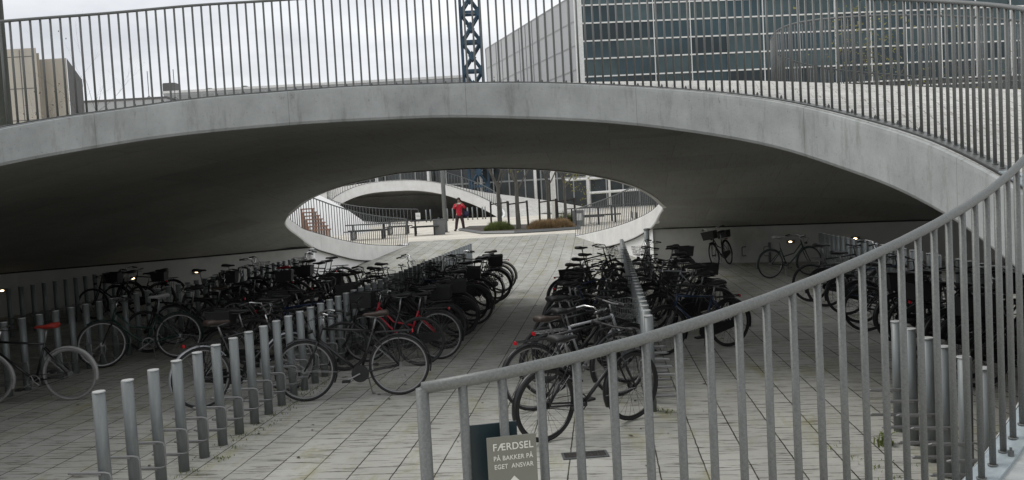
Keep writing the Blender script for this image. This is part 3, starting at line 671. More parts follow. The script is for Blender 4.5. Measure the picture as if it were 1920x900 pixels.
    rings = []
    for x, wd, dz, th in prof: rings.append([bm.verts.new((x, wd * math.cos(2*math.pi*j/10), seat_h + .03 + dz + (th * .55 if math.sin(2*math.pi*j/10) > 0 else th) * math.sin(2*math.pi*j/10))) for j in range(10)])
    for a, b in zip(rings[:-1], rings[1:]):
        for j in range(10): bm.faces.new((a[j], a[(j+1) % 10], b[(j+1) % 10], b[j]))
    bm.faces.new(rings[0][::-1]); bm.faces.new(rings[-1]); bmesh.ops.recalc_face_normals(bm, faces=bm.faces); sd_ = obj('saddle', bm, MT[saddle], t, True)
    bm = bmesh.new()
    for s_ in (-1, 1): tube(bm, [(-.94, s_ * .05, seat_h), (-.85, s_ * .022, seat_h - .012), (-.72, s_ * .015, seat_h + .012)], .004, 5)
    obj('saddle_rail', bm, MT['alu'], sd_)
    # guards
    if guards:
        for c, a0, a1_, nst in ((rh, 35, 195, 14), (fh, 20, 190, 12)):
            bm = bmesh.new(); rr_ = .368; pr = []
            if c is fh: a0, a1_ = 60, 205
            for i in range(nst + 1):
                a = R(a0 + (a1_ - a0) * i / nst); pr.append([bm.verts.new((c[0] + (rr_ + dr) * math.cos(a), y_, c[2] + (rr_ + dr) * math.sin(a))) for y_, dr in ((-.026, -.012), (-.02, .002), (0, .006), (.02, .002), (.026, -.012))])
            for a, b in zip(pr[:-1], pr[1:]):
                for j in range(4): bm.faces.new((a[j], a[j+1], b[j+1], b[j]))
            g = obj('mudguard', bm, MT[guards], t, True); bm = bmesh.new()
            aa = R(a0 + 8) if c is rh else R(195)
            if c is rh: aa = R(150 + 30)
            aa = R(40) if c is rh else R(80); aa2 = R(190)
            for q in ((R(42),) if c is rh else (R(185),)):
                for s_ in (-1, 1): tube(bm, [(c[0], s_ * .06, c[2]), (c[0] + rr_ * math.cos(q), s_ * .026, c[2] + rr_ * math.sin(q))], .003, 4)
            obj('guard_stay', bm, MT['alu'], g)
    # mirrored: rear guard must trail behind (towards -x)
    # cranks
    bm = bmesh.new(); tube(bm, circle_pts((bb[0], .048, bb[2]), .085, 24), .006, 5, True)
    for k in range(5): a = 2*math.pi*k/5; tube(bm, [(bb[0], .048, bb[2]), (bb[0] + .083*math.cos(a), .048, bb[2] + .083*math.sin(a))], .006, 4)
    ca = random.uniform(-.6, .6); v = Vector((math.cos(ca) * .17, 0, math.sin(ca) * .17)); B = Vector(bb)
    tube(bm, [B + Vector((0, .062, 0)), B + v + Vector((0, .07, 0))], .010, 6); tube(bm, [B + Vector((0, -.055, 0)), B - v + Vector((0, -.065, 0))], .010, 6)
    cr_ = obj('crankset', bm, MT['alu' if chain != 'black' else 'blackm'], t)
    for s_ in (1, -1):
        bm = bmesh.new(); c = B + v * s_ + Vector((0, s_ * .115, 0)); box(bm, (c.x - .045, c.y - .045, c.z - .011), (c.x + .045, c.y + .045, c.z + .011)); bmesh.ops.bevel(bm, geom=bm.edges[:], offset=.005, segments=1); obj('pedal', bm, MT['blackm'], cr_)
    if disc:
        bm = bmesh.new(); tube(bm, [(bb[0], .045, bb[2]), (bb[0], .055, bb[2])], .10, 20); obj('chain_disc', bm, MT['blackm'], t)
    if chain == 'guard':
        bm = bmesh.new(); 
        outl = [(bb[0] + .11 * math.cos(R(a_)), bb[2] + .11 * math.sin(R(a_))) for a_ in range(-80, 101, 20)] + [(rh[0] + .05 * math.cos(R(a_)), rh[2] + .055 * math.sin(R(a_))) for a_ in range(100, 261, 32)]
        a = [bm.verts.new((x, .060, z)) for x, z in outl]; b = [bm.verts.new((x, .076, z)) for x, z in outl]; n = len(outl)
        bm.faces.new(a); bm.faces.new(b[::-1])
        for i in range(n): bm.faces.new((a[i], b[i], b[(i+1) % n], a[(i+1) % n]))
        bmesh.ops.recalc_face_normals(bm, faces=bm.faces); obj('chain_guard', bm, MT['black' if chain == 'guard' else 'alu'], t)
    else:
        bm = bmesh.new()
        tube(bm, [(bb[0], .048, bb[2] + .085), (rh[0], .048, rh[2] + .035)], .004, 4); tube(bm, [(bb[0], .048, bb[2] - .085), (rh[0], .048, rh[2] - .035)], .004, 4); obj('chain', bm, MT['blackm'], t)
    if rack:
        bm = bmesh.new(); zr = .745
        for s_ in (-1, 1):
            tube(bm, [(-.83, s_ * .05, zr), (-1.20, s_ * .065, zr), (-1.24, s_ * .04, zr + .0)], .006, 5); tube(bm, [(-1.10, s_ * .065, zr), (rh[0], s_ * .066, rh[2])], .005, 5); tube(bm, [(-.95, s_ * .06, zr), (rh[0], s_ * .066, rh[2])], .005, 5)
        for x in (-.9, -1.0, -1.1, -1.2): tube(bm, [(x, -.062, zr), (x, .062, zr)], .005, 5)
        tube(bm, [(-1.24, -.04, zr), (-1.24, .04, zr)], .006, 5); tube(bm, [(-.83, -.0, zr), (-1.22, 0, zr + .004)], .005, 5); obj('luggage_rack', bm, MT['blackm'] if paint != 'grey' else MT['alu'], t)
    if rear_light:
        bm = bmesh.new(); box(bm, (-1.262 if rack else -1.43, -.03, .72 if rack else .50), (-1.247 if rack else -1.405, .03, .755 if rack else .545)); bmesh.ops.bevel(bm, geom=bm.edges[:], offset=.005, segments=1); obj('rear_light', bm, MT['redlight'], t)
    bm = bmesh.new(); tube(bm, [(-.115, 0, .80), (-.07, 0, .80), (-.06, 0, .80)], [.016, .030, .032], 10); obj('headlight', bm, MT['blackm'], t, True)
    def mk_basket(x0, x1, wd, z0, z1, nm, solid=False):
        bm = bmesh.new()
        if solid:
            b0 = [(x0 + .02, -wd*.85, z0), (x1 - .02, -wd*.85, z0), (x1 - .02, wd*.85, z0), (x0 + .02, wd*.85, z0)]; b1 = [(x0, -wd, z1), (x1, -wd, z1), (x1, wd, z1), (x0, wd, z1)]
            A = [bm.verts.new(p) for p in b0]; Bv = [bm.verts.new(p) for p in b1]; A2 = [bm.verts.new((p[0]*1.0, p[1]*.96, p[2])) for p in b1]
            bm.faces.new(A)
            for i in range(4): bm.faces.new((A[i], A[(i+1)%4], Bv[(i+1)%4], Bv[i]))
            tube(bm, [(x, y, z) for x, y, z in b1], .009, 5, True)
        else:
            for k, z in enumerate((z0, z0 + (z1-z0)*.33, z0 + (z1-z0)*.66, z1)):
                e = .03 * (1 - k / 3); tube(bm, [(x0+e, -wd+e, z), (x1-e, -wd+e, z), (x1-e, wd-e, z), (x0+e, wd-e, z)], .005 if k == 3 else .0028, 4, True)
            nx = 7
            for i in range(nx + 1):
                f_ = i / nx; x = x0 + (x1-x0)*f_; xe = x0+.03 + (x1-x0-.06)*f_; y = -wd + 2*wd*f_; ye = -wd+.03 + (2*wd-.06)*f_
                for s_ in (-1, 1): tube(bm, [(x, s_*wd, z1), (xe, s_*(wd-.03), z0)], .0025, 3); 
                tube(bm, [(x0, y, z1), (x0+.03, ye, z0), (x1-.03, ye, z0), (x1, y, z1)], .0025, 3)
        return obj(nm, bm, MT['blackm'] if solid or paint != 'grey' else MT['steel'], t)
    if basket == 'wire': mk_basket(-.16, .12, .17, .80, .99, 'front_basket')
    if basket == 'solid': mk_basket(-.15, .17, .18, .80, 1.02, 'front_basket', True)
    if basket == 'wire_rear' or crate: mk_basket(-1.26, -.92, .16, .77, .97, 'rear_basket', crate)
    if stand:
        bm = bmesh.new(); tube(bm, [(-.70, -.05, .29), (-.74, -.14, .02), (-.77, -.16, .012)], .008, 6); obj('kickstand', bm, MT['alu'], t)
    return t
# the rear guard/front guard angle convention: hub angles measured from +x; trailing side is -x
VAR = {
 'a': dict(kind='diamond', paint='black', saddle='brown', guards='black', rack=True, bar='city', tyre='tyre', chain='open', disc=True),
 'b': dict(kind='diamond', paint='black', saddle='redl', guards='lightgrey', rack=False, bar='flat', tyre='tyre_grey', chain='open', rear_light=False, seat_h=.97),
 'c': dict(kind='step', paint='green', saddle='lightgrey', guards='green', rack=False, bar='city', chain='open', seat_h=.96, rear_light=False),
 'd': dict(kind='diamond', paint='black', saddle='brown', guards='grey', rack=True, bar='high', chain='guard'),
 'e': dict(kind='step', paint='red', saddle='blackm', guards='black', rack=True, basket='solid', bar='city', chain='guard'),
 'f': dict(rear_light=False, rim='rim_black', kind='step', paint='black', saddle='blackm', guards='black', rack=True, basket='wire', bar='high', chain='guard'),
 'g': dict(kind='diamond', paint='grey', saddle='blackm', guards='black', rack=True, basket='wire', bar='flat', chain='open', barm='alu'),
 'h': dict(rim='rim_black', kind='diamond', paint='blue', saddle='blackm', guards='black', rack=True, bar='city', chain='guard', barm='blackm'),
 'i': dict(rear_light=False, rim='rim_black', kind='diamond', paint='black', saddle='blackm', guards='black', rack=True, bar='flat', chain='black', barm='blackm'),
 'j': dict(rear_light=False, rim='rim_black', kind='step', paint='black', saddle='blackm', guards='black', rack=True, bar='city', chain='guard', barm='blackm', crate=True),
 'k': dict(rim='rim_black', kind='diamond', paint='black', saddle='blackm', guards=None, rack=False, bar='flat', chain='black', barm='blackm', rear_light=False, seat_h=1.0),
 'l': dict(rim='rim_black', kind='step', paint='black', saddle='blackm', guards='black', rack=True, basket='solid', bar='high', chain='guard', crate=True),
}
VAR['m'] = dict(kind='diamond', paint='black', saddle='red', guards='black', rack=False, bar='flat', chain='black', barm='blackm', rim='rim_black', seat_h=1.0)
LOOK = {'m': 'black bicycle with crimson saddle', 'a': 'black bicycle with brown saddle', 'b': 'black bicycle with red saddle', 'c': 'dark green bicycle', 'd': 'black bicycle with pale mudguards',
 'e': 'red bicycle with black basket', 'f': 'black bicycle with wire basket', 'g': 'silver bicycle with basket', 'h': 'dark blue bicycle', 'i': 'plain black bicycle',
 'j': 'black bicycle with rear crate', 'k': 'black bicycle without mudguards', 'l': 'black bicycle with two baskets'}
masters = {}; 
def bike(v, f, r=None, ang=None, label=None, lean=None, side='', steer=0):
    """f = front hub ground point, r = rear hub ground point (direction only)"""
    if v not in masters: masters[v] = make_bike(**VAR[v]); t = masters[v]
    else: t = copy_tree(masters[v])
    a = math.atan2(f[1] - r[1], f[0] - r[0]); ln = random.uniform(-.06, .06) if lean is None else lean
    t.rotation_euler = (ln, 0, a); t.location = (f[0], f[1], zfloor(f[0], f[1]) + .002)
    k_ = random.uniform(.965, 1.03); t.scale = (k_, 1, k_); tag(t, label, 'bicycle', 'parked bicycles'); return t
# hand placed ones
bike('a', (-2.52, 9.97), (-1.42, 10.05), label='black bicycle with brown saddle, nearest on the right side of the centre row', lean=.04)
bike('b', (-6.74, 10.74), (-5.66, 10.76), label='black bicycle with a red saddle and silver mudguards at the left edge', lean=-.05)
bike('c', (-6.35, 12.98), (-5.42, 13.5), label='dark green bicycle with a pale grey saddle behind the red saddled one', lean=.05)
bike('d', (-2.87, 10.62), (-3.70, 9.92), label='black bicycle with pale mudguard behind the front posts of the centre row', lean=-.04)
bike('i', (1.10, 8.38), (.24, 7.80), label='black bicycle nearest to the near railing beside the end post of its row', lean=.05)
bike('a', (1.12, 9.42), (.22, 9.0), label='black bicycle right behind the one nearest to the near railing', lean=-.03)
bike('g', (1.30, 10.05), (.35, 9.6), label='silver grey bicycle with bright handlebar and wire basket by the post row', lean=.05)
bike('h', (2.02, 11.60), (3.02, 11.98), label='dark blue bicycle with its rear wheel out in the right hand lane', lean=-.04)
bike('l', (5.62, 23.55), (6.15, 24.35), label='bicycle with two baskets standing alone against the right back wall', lean=.18)
bike('c', (7.15, 20.6), (6.25, 20.35), label='lone dark bicycle with pale saddle by the far right posts under the hill', lean=.04)
bike('k', (6.22, 12.4), (5.06, 12.6), label='dark bicycle farthest left of the group behind the railing bars at right', lean=.03)
def fill(seq, row, sgn, lab, jit=.10, angj=.12, base=0.):
    n = 0
    for y, v in seq:
        n += 1; yy = y + random.uniform(-.05, .05); fx = row(yy) + sgn * (.24 + random.uniform(-.06, jit)); a = random.uniform(-angj, angj) + base
        bike(v, (fx, yy), (fx + sgn * 1.08 * math.cos(a), yy + 1.08 * math.sin(a)), label=f'{LOOK[v]}, {ordn(n)} from the camera {lab}')
fill([(11.75, 'k'), (12.3, 'e'), (12.9, 'f'), (13.5, 'j'), (14.0, 'j'), (14.6, 'i'), (15.3, 'f'), (15.9, 'h'), (16.5, 'j'), (17.2, 'k'), (17.9, 'f'), (18.6, 'i'), (19.1, 'j'), (20.2, 'i'), (20.6, 'a')], rowA, 1, 'on the centre row, right side')
fill([(11.5, 'j'), (12.4, 'i'), (13.0, 'h'), (13.7, 'l'), (14.6, 'k'), (15.4, 'f'), (16.3, 'j'), (17.1, 'a'), (18.0, 'i'), (19.0, 'f')], rowA, -1, 'on the centre row, left side')
fill([(14.2, 'k'), (15.0, 'a'), (15.9, 'i'), (16.8, 'f'), (17.6, 'l'), (18.3, 'm'), (19.0, 'j'), (19.7, 'k'), (20.4, 'h'), (21.1, 'i'), (21.7, 'f')], rowD, 1, 'in the pack before the left wall')
fill([(19.0, 'k'), (20.7, 'f')], rowD, -1, 'beyond the row behind the red saddle')
fill([(19.4, 'k'), (20.3, 'l'), (21.0, 'i')], rowC, 1, 'along the darkest leftmost row')
fill([(10.75, 'k'), (11.4, 'i'), (12.1, 'k'), (12.9, 'f'), (13.7, 'i'), (14.5, 'h'), (15.4, 'j'), (16.3, 'a'), (17.3, 'i'), (18.4, 'f'), (19.6, 'k')], rowB, -1, 'left of the end-on row', base=-.45)
fill([(12.9, 'i'), (13.7, 'f'), (14.5, 'j'), (15.3, 'g'), (16.2, 'k'), (17.2, 'i'), (18.3, 'j'), (19.6, 'f')], rowB, 1, 'right of the end-on row', base=.2)
fill([(8.9, 'j'), (9.35, 'i'), (9.9, 'f'), (10.4, 'l'), (10.9, 'k'), (11.4, 'j'), (13.3, 'i'), (14.1, 'h'), (15.2, 'f'), (16.0, 'k')], rowF, -1, 'in the group behind bars at right')
# ------------------------------------------------------------------ drain, weeds
p = at_z(1097, 854, 0); t = empty('drain_cover', (p.x, p.y, .003), ROWANG * .5, 'rusty dark drain grate set in the paving behind the near railing', 'drain')
bm = bmesh.new()
for a in ((-.2, -.09, 0, .2, -.07, .008), (-.2, .07, 0, .2, .09, .008), (-.2, -.07, 0, -.18, .07, .008), (.18, -.07, 0, .2, .07, .008)): box(bm, a[:3], a[3:])
obj('rim', bm, MT['steel_up'], t); bm = bmesh.new(); box(bm, (-.18, -.07, .0), (.18, .07, .002))
for i in range(11): box(bm, (-.165 + .03 * i, -.068, .002), (-.15 + .03 * i, .068, .007))
obj('grate', bm, MT['drain'], t)
def tufts(name, spots, m_, hmin, hmax, wd=.004, per=14, spread=.05):
    bm = bmesh.new()
    for (x, y, z) in spots:
        for k in range(per):
            a = random.uniform(0, 6.28); h = random.uniform(hmin, hmax); l = h * random.uniform(.3, 1.1); bx, by = x + random.gauss(0, spread), y + random.gauss(0, spread)
            d = Vector((math.cos(a), math.sin(a), 0)); s_ = Vector((-d.y, d.x, 0)) * wd * random.uniform(.6, 1.4); b = Vector((bx, by, z))
            m1 = b + d * l * .35 + Vector((0, 0, h * .7)); tip = b + d * l + Vector((0, 0, h * random.uniform(.6, 1)))
            v = [bm.verts.new(q) for q in (b - s_, b + s_, m1 + s_, m1 - s_, tip)]; bm.faces.new(v[:4]); bm.faces.new((v[3], v[2], v[4]))
    return tag(obj(name, bm, m_), kind='stuff')
sp = []
for y in ysA[3:14]:
    for k in range(5): sp.append((rowA(y) + random.uniform(-.05, .22), y + random.uniform(-.15, .15), 0))
for k in range(10): sp.append((rowB(8.69) + random.uniform(-.1, .15), 8.65 + random.uniform(-.12, .12), 0))
for k in range(22): sp.append((2.85 + random.uniform(-.25, .3), random.uniform(5.7, 7.3), 0))
o = tufts('weeds', sp, MT['grass'], .008, .035, .003, 9, .045); tag(o, 'sparse low weeds and moss growing in the paving joints at the posts', 'weeds')
sp = [(at_z(1662, 835, 0).x + random.gauss(0, .03), at_z(1662, 835, 0).y + random.gauss(0, .03), 0) for k in range(6)]
tag(tufts('weed', sp, MT['grass'], .04, .13, .008, 8, .03), 'leafy green weed in the paving at the right behind the bars', 'weed')
bm = bmesh.new()
for k in range(260):
    if k % 3: y = random.uniform(6.5, 24); x = (rowA(y) if k % 2 else rowB(y)) + random.gauss(0, .5)
    else: x = random.uniform(-6, 3); y = random.uniform(6.3, 20)
    a = random.uniform(0, 6.28); l = random.uniform(.012, .035); d = Vector((math.cos(a), math.sin(a), 0)); e = Vector((-d.y, d.x, 0)); c = Vector((x, y, .006))
    vs = [bm.verts.new(q) for q in (c - d * l, c + e * l * .4 + Vector((0, 0, .008)), c + d * l, c - e * l * .4 + Vector((0, 0, .004)))]; bm.faces.new(vs)
tag(obj('fallen_leaves', bm, MT['drain']), 'dry dark leaf litter scattered over the paving between the post rows', 'leaf litter', kind='stuff')
# ------------------------------------------------------------------ far hill (through the opening)
C4, A4, B4 = (-7.9, 71.2), 7.2, 5.0
def p4(a): return (C4[0] + A4 * math.cos(R(a)), C4[1] + B4 * math.sin(R(a)))
z4 = spl([-12, 0, 25, 55, 80, 100, 130, 160, 180, 215, 250, 276], [.62, .9, 1.75, 2.98, 3.95, 4.25, 4.1, 3.2, 2.5, 1.5, .85, .6])
a4 = list(np.linspace(-12, 276, 100)); ring4 = [p4(a) for a in a4]
hill4 = empty('concrete_hill', label='distant pale concrete hill with a dark arched opening, beyond the walking person', cat='concrete hill')
foot4L = fine([(-7.2, 64.6), (-12, 63.5), (-18, 64), (-23, 68), (-25, 75), (-22, 82), (-14, 84.5)], 2); foot4R = fine([(-4, 84.5), (5, 82), (9.5, 78), (8, 73.5), (2.5, 70), (-.4, 69)], 2)
ctl4 = [(*p, z4(a)) for p, a in zip(ring4, a4)][::4] + [(*p, .55) for p in foot4L[::2] + foot4R[::2]] + [(.3, 76, 2.3), (4.2, 76.5, 1.6), (-9, 79, 4.1), (-17, 75, 3.6)]
zo4 = TPS(ctl4)
sheet('hilltop_paving', ring4[::-1] + foot4R[::-1] + foot4L[::-1], [], lambda x, y: zo4(x, y), 1.2, MT['conc_far'] if False else MT['hilltop'], hill4)
def bot4(a): return min(z4(a) - .1, spl([-12, 5, 25, 55, 80, 100, 130, 160, 180, 200, 220, 276], [.3, .3, .75, 2.0, 3.0, 3.33, 3.2, 2.3, 1.5, .7, .3, .3])(a))
band('fascia', ring4, [z4(a) for a in a4], [max(.4, bot4(a)) for a in a4], MT['conc_far'], hill4, inward=1)
bm = bmesh.new(); cc = Vector((-8.5, 78.5))
def zin4(p): return .9
fr = [ring4[i] for i in range(4, 74)]; zf = [bot4(a4[i]) for i in range(4, 74)]
rows = []
for p, z in zip(fr, zf):
    q = Vector(p); d = (q - Vector(C4)).normalized() * 7; rows.append([bm.verts.new((q.x, q.y, z)), bm.verts.new((q.x + d.x * .5, q.y + d.y * .5, max(.8, z - .4))), bm.verts.new((q.x + d.x * 1.1, q.y + d.y * 1.1, .5))])
for a, b in zip(rows[:-1], rows[1:]):
    for k in range(2): bm.faces.new((a[k], b[k], b[k+1], a[k+1]))
obj('soffit', bm, MT['soffit'], hill4)
bm = bmesh.new(); q_ = [p4(a) for a in np.linspace(8, 172, 24)]; vs = [bm.verts.new((p[0], p[1], PZ + .012)) for p in q_] + [bm.verts.new((C4[0] + (p[0] - C4[0]) * 2.0, C4[1] + (p[1] - C4[1]) * 2.3, PZ + .012)) for p in q_[::-1]]; bm.faces.new(vs)
tag(obj('shade_floor_patch', bm, mat('painted interior shade', (.05, .05, .05), .9)), kind='structure')  # dark sheet added on the ground to deepen the shade inside the distant opening
rail4 = empty('ring_railing', label='railing round the arched opening of the distant hill', cat='railing')
railing(rail4, ring4, [z4(a) + .01 for a in a4], 1.1, .28, .02, .03, MT['steel_up'], None, False, 100, 'dist')
sgn = empty('notice', at_Y(784, 405, 66), 0, 'small white notice hung on the distant railing', 'notice'); bm = bmesh.new(); box(bm, (-.18, -.12, -.25), (.18, -.10, .25)); obj('board', bm, MT['white'], sgn)
bm = bmesh.new(); box(bm, (-.12, -.125, .05), (.12, -.121, .08)); box(bm, (-.12, -.125, -.05), (.12, -.121, -.02)); obj('print', bm, MT['steel'], sgn)
# short posts inside the distant opening
for i, x in enumerate((878, 887, 896, 906, 911, 800, 808, 840, 850)):
    b = at_Y(x, 420, 68); t = empty('distant_post', (b.x, b.y, PZ), 0, f'small pale bollard before the dark distant opening, {ordn(i + 1)} of them', 'bollard', 'bollards before the distant opening')
    o = link('post_tube', PM[0], t); o.scale = (1.1, 1.1, 1.0); link('post_cap', PM[1], t)
# terrace mound with wooden steps, seen at the left through the opening
mound = empty('seating_mound', label='white mound with wooden seat steps left of the far railing', cat='mound')
ringm = [(-19 + 10.5 * math.cos(R(a)), 52 + 8 * math.sin(R(a))) for a in range(0, 360, 9)]
def zm(x, y): r_ = math.hypot((x + 19) / 10.5, (y - 52) / 8); return .57 + 4.2 * max(0, 1 - r_ ** 2) ** .8
sheet('mound_surface', ringm, [], zm, .9, MT['conc_far'], mound)
for k in range(7):
    z = 1.0 + .2 * k; L0 = at_Y(578 - k * 2.6, 431 - k * 6.6, 44 + .3 * k); L1 = at_Y(618 - k * 5.2, 429 - k * 6.6, 44 + .3 * k)
    bm = bmesh.new(); box(bm, (L0.x, L0.y, L0.z - .07), (L1.x, L0.y + .42, L0.z)); box(bm, (L0.x, L0.y + .05, PZ - .02), (L0.x + .1, L0.y + .12, L0.z - .07)); box(bm, (L1.x - .1, L0.y + .05, PZ - .02), (L1.x, L0.y + .12, L0.z - .07))
    tag(obj('wooden_step', bm, MT['wood'], mound))
# ------------------------------------------------------------------ plaza furniture
def picnic(x, y, w_, label, rz=0, h=.74, bench=True):
    t = empty('picnic_table', (x, y, PZ), rz, label, 'table', 'black tables on the plaza'); 
    bm = bmesh.new()
    for k in range(4): box(bm, (-w_/2, -.36 + .185 * k, h - .04), (w_/2, -.36 + .185 * k + .165, h))
    obj('tabletop', bm, MT['blackm'], t)
    if bench:
        for s_ in (-1, 1):
            bm = bmesh.new(); box(bm, (-w_/2, s_ * .72 - .14, .41), (w_/2, s_ * .72 + .14, .45)); obj('bench', bm, MT['blackm'], t)
    for s_ in (-1, 1):
        bm = bmesh.new(); x_ = s_ * w_ * .34; tube(bm, [(x_, -.75, .42), (x_, -.75, .04), (x_, .75, .04), (x_, .75, .42)], .028, 6); tube(bm, [(x_, -.25, .04), (x_, -.25, h - .04)], .028, 6); tube(bm, [(x_, .25, .04), (x_, .25, h - .04)], .028, 6); obj('frame', bm, MT['blackm'], t)
    return t
p = at_z(692, 449, PZ); picnic(p.x, p.y, 2.1, 'black picnic table with benches behind the left far railing', .05)
p = at_z(748, 440, PZ); picnic(p.x, p.y, 1.3, 'narrow black picnic table left of the grey bin', 0)
p = at_z(798, 441, PZ); picnic(p.x, p.y, 1.4, 'black table right beside the grey bin', .06)
p = at_z(824, 440, PZ); t = empty('litter_bin', (p.x, p.y, PZ), .1, 'boxy grey litter bin beside the lamp pole', 'bin'); bm = bmesh.new(); box(bm, (-.28, -.25, 0), (.28, .25, .72)); bmesh.ops.bevel(bm, geom=bm.edges[:], offset=.03, segments=2); obj('body', bm, MT['bin'], t)
bm = bmesh.new(); box(bm, (-.3, -.27, .72), (.3, .27, .77)); tube(bm, [(0, 0, .77), (0, 0, .84)], .05, 8); obj('lid', bm, MT['steel_up'], t)
for i, (x, y) in enumerate(((1098, 424), (1130, 418), (1170, 411), (1207, 404))):
    b = at_Y(x, y, 44 + i * 2); picnic(b.x, b.y, 2.0, 'black terrace table behind the right far railing, ' + ('nearest' if i == 0 else ordn(i + 1)) + ' from the grass bed', -.1, .9, i < 2)
b = at_Y(1085, 423, 43); t = empty('litter_bin', (b.x, b.y, PZ), .1, 'pale litter bin with a notice behind the end of the right far railing', 'bin'); bm = bmesh.new(); box(bm, (-.25, -.25, 0), (.25, .25, .8)); bmesh.ops.bevel(bm, geom=bm.edges[:], offset=.03, segments=2); obj('body', bm, MT['bin'], t); bm = bmesh.new(); box(bm, (-.15, -.262, .3), (.15, -.255, .65)); obj('notice', bm, MT['white'], t)
# lamp pole, tall poles
b = at_z(836, 436, PZ); t = empty('lamp_pole', (b.x, b.y, PZ), 0, 'tall grey lamp pole standing left of the person in red', 'lamp post'); obj('pole', rod((0, 0, 0), (0, 0, 7.5), .11, 12), MT['post'], t, True); obj('foot_plate', rod((0, 0, 0), (0, 0, .03), .2, 12), MT['steel'], t)
bm = bmesh.new(); tube(bm, [(0, 0, 7.3), (.5, 0, 7.5), (1.1, 0, 7.52)], .04, 6); box(bm, (.9, -.14, 7.48), (1.5, .14, 7.58)); obj('lamp_head', bm, MT['steel_up'], t)
b = at_z(1046, 422, PZ); t = empty('lamp_pole', (b.x, b.y + 3, PZ), 0, 'white tapered pole standing behind the planting bed', 'lamp post'); bm = bmesh.new(); tube(bm, [(0, 0, 0), (0, 0, 6)], [.16, .11], 12); obj('pole', bm, MT['white'], t, True)
bm = bmesh.new(); tube(bm, [(0, 0, 5.6), (0, 0, 5.8)], .17, 12); obj('collar', bm, MT['steel_up'], t, True)
# planting bed
bed = empty('planting_bed', label='low planting bed with stone kerb across the plaza', cat='planting bed')
kb = [at_z(x, y, PZ) for x, y in ((862, 432), (905, 439), (965, 438), (1020, 435), (1085, 430))]; kb2 = [at_z(x, y, PZ) for x, y in ((1085, 424), (1000, 424), (930, 426), (880, 428))]
bm = bmesh.new(); vs = [bm.verts.new((q.x, q.y, PZ + .10)) for q in kb + kb2]; bm.faces.new(vs); obj('soil', bm, MT['soil'], bed)
bm = bmesh.new(); tube(bm, [(q.x, q.y, PZ + .04) for q in kb + kb2], .09, 4, True); obj('kerb', bm, MT['steel_up'], bed)
def clump(x0, x1, y0, y1, z, n, m_, h, nm, lb, cat_):
    bm = bmesh.new()
    for k in range(n):
        x = random.uniform(x0, x1); y = random.uniform(y0, y1); e = min(1, min(x - x0, x1 - x) * 1.6 + .35); a = random.uniform(0, 6.28); hh = h * e * random.uniform(.5, 1.1); d = Vector((math.cos(a), math.sin(a), 0)); s_ = Vector((-d.y, d.x, 0)) * .012
        b = Vector((x, y, z)); tp = b + d * hh * random.uniform(.2, .7) + Vector((0, 0, hh)); v = [bm.verts.new(q) for q in (b - s_, b + s_, tp)]; bm.faces.new(v)
    return tag(obj(nm, bm, m_), lb, cat_)
q0, q1 = at_z(908, 437, PZ), at_z(964, 437, PZ); clump(q0.x, q1.x, q0.y - .1, q0.y + 1.3, PZ + .05, 5200, MT['grass'], .48, 'grass_clump', 'rounded green grass clump at the front left of the planting bed', 'grass')
q0, q1 = at_z(990, 434, PZ), at_z(1082, 431, PZ); o = clump(q0.x, q1.x, q0.y, q0.y + 2.0, PZ + .05, 8000, MT['grassb'], .47, 'ornamental_grass', 'rust brown ornamental grass filling the right of the planting bed', 'grass'); o['kind'] = 'stuff'
q0, q1 = at_z(1050, 428, PZ), at_z(1090, 428, PZ); clump(q0.x, q1.x, q0.y + 1.8, q0.y + 3, PZ + .05, 1500, MT['grass'], .8, 'grass_clump', 'taller green grass at the right end of the planting bed', 'grass')
# ------------------------------------------------------------------ trees
def branches(bm, p, d, L_, r, depth, tips, n=5, spread=.6):
    segs = 3; pts = [p]; rs = [r]
    q = p.copy(); dd = d.copy()
    for i in range(segs):
        dd = (dd + Vector([random.gauss(0, .10) for _ in range(3)])).normalized(); q = q + dd * L_ / segs; pts.append(q.copy()); rs.append(r * (1 - .45 * (i + 1) / segs))
    tube(bm, pts, rs, n if depth > 1 else 4, caps=False)
    if depth <= 0: tips.append((q, dd)); return
    for k in range(random.choice((2, 3, 3))):
        f_ = random.uniform(.45, 1); i = min(segs, max(1, round(f_ * segs))); nd = (dd + Vector([random.gauss(0, spread) for _ in range(3)]) + Vector((0, 0, .25))).normalized()
        branches(bm, pts[i], nd, L_ * random.uniform(.55, .8), rs[i] * .6, depth - 1, tips, n, spread)
def tree(x, y, z, H_, r, label, leaves=0, depth=4, trunkh=.35, lm='leaf', spread=.6, lsize=.05):
    t = empty('tree', (x, y, z), 0, label, 'tree'); bm = bmesh.new(); th = H_ * trunkh
    pts = [(0, 0, 0), (random.uniform(-.04, .04), 0, th * .5), (0, random.uniform(-.04, .04), th)]; tube(bm, pts, [r * 1.15, r * .9, r * .75], 8, caps=False); obj('trunk', bm, MT['bark'], t, True)
    bm = bmesh.new(); tips = []
    for k in range(4 if depth > 2 else 3):
        a = 6.28 * k / 4 + random.random(); branches(bm, Vector((0, 0, th * (.8 + .07 * k) if k < 3 else th)), Vector((math.cos(a) * .5, math.sin(a) * .5, 1)).normalized(), H_ * .33, r * .45, depth, tips, 5, spread)
    nb = len(tips)
    br = obj('branches', bm, MT['bark'], t)
    if leaves:
        bm = bmesh.new()
        for k in range(leaves):
            q, d = random.choice(tips); c = q - d * random.uniform(0, .5) + Vector([random.gauss(0, .12) for _ in range(3)]); a = Vector([random.gauss(0, 1) for _ in range(3)]).normalized(); b = a.orthogonal().normalized(); s_ = lsize * random.uniform(.6, 1.3)
            v = [bm.verts.new(c + w_) for w_ in (a * s_, b * s_ * .6, -a * s_, -b * s_ * .6)]; bm.faces.new(v)
        obj('leaves', bm, MT[lm], t)
    return t
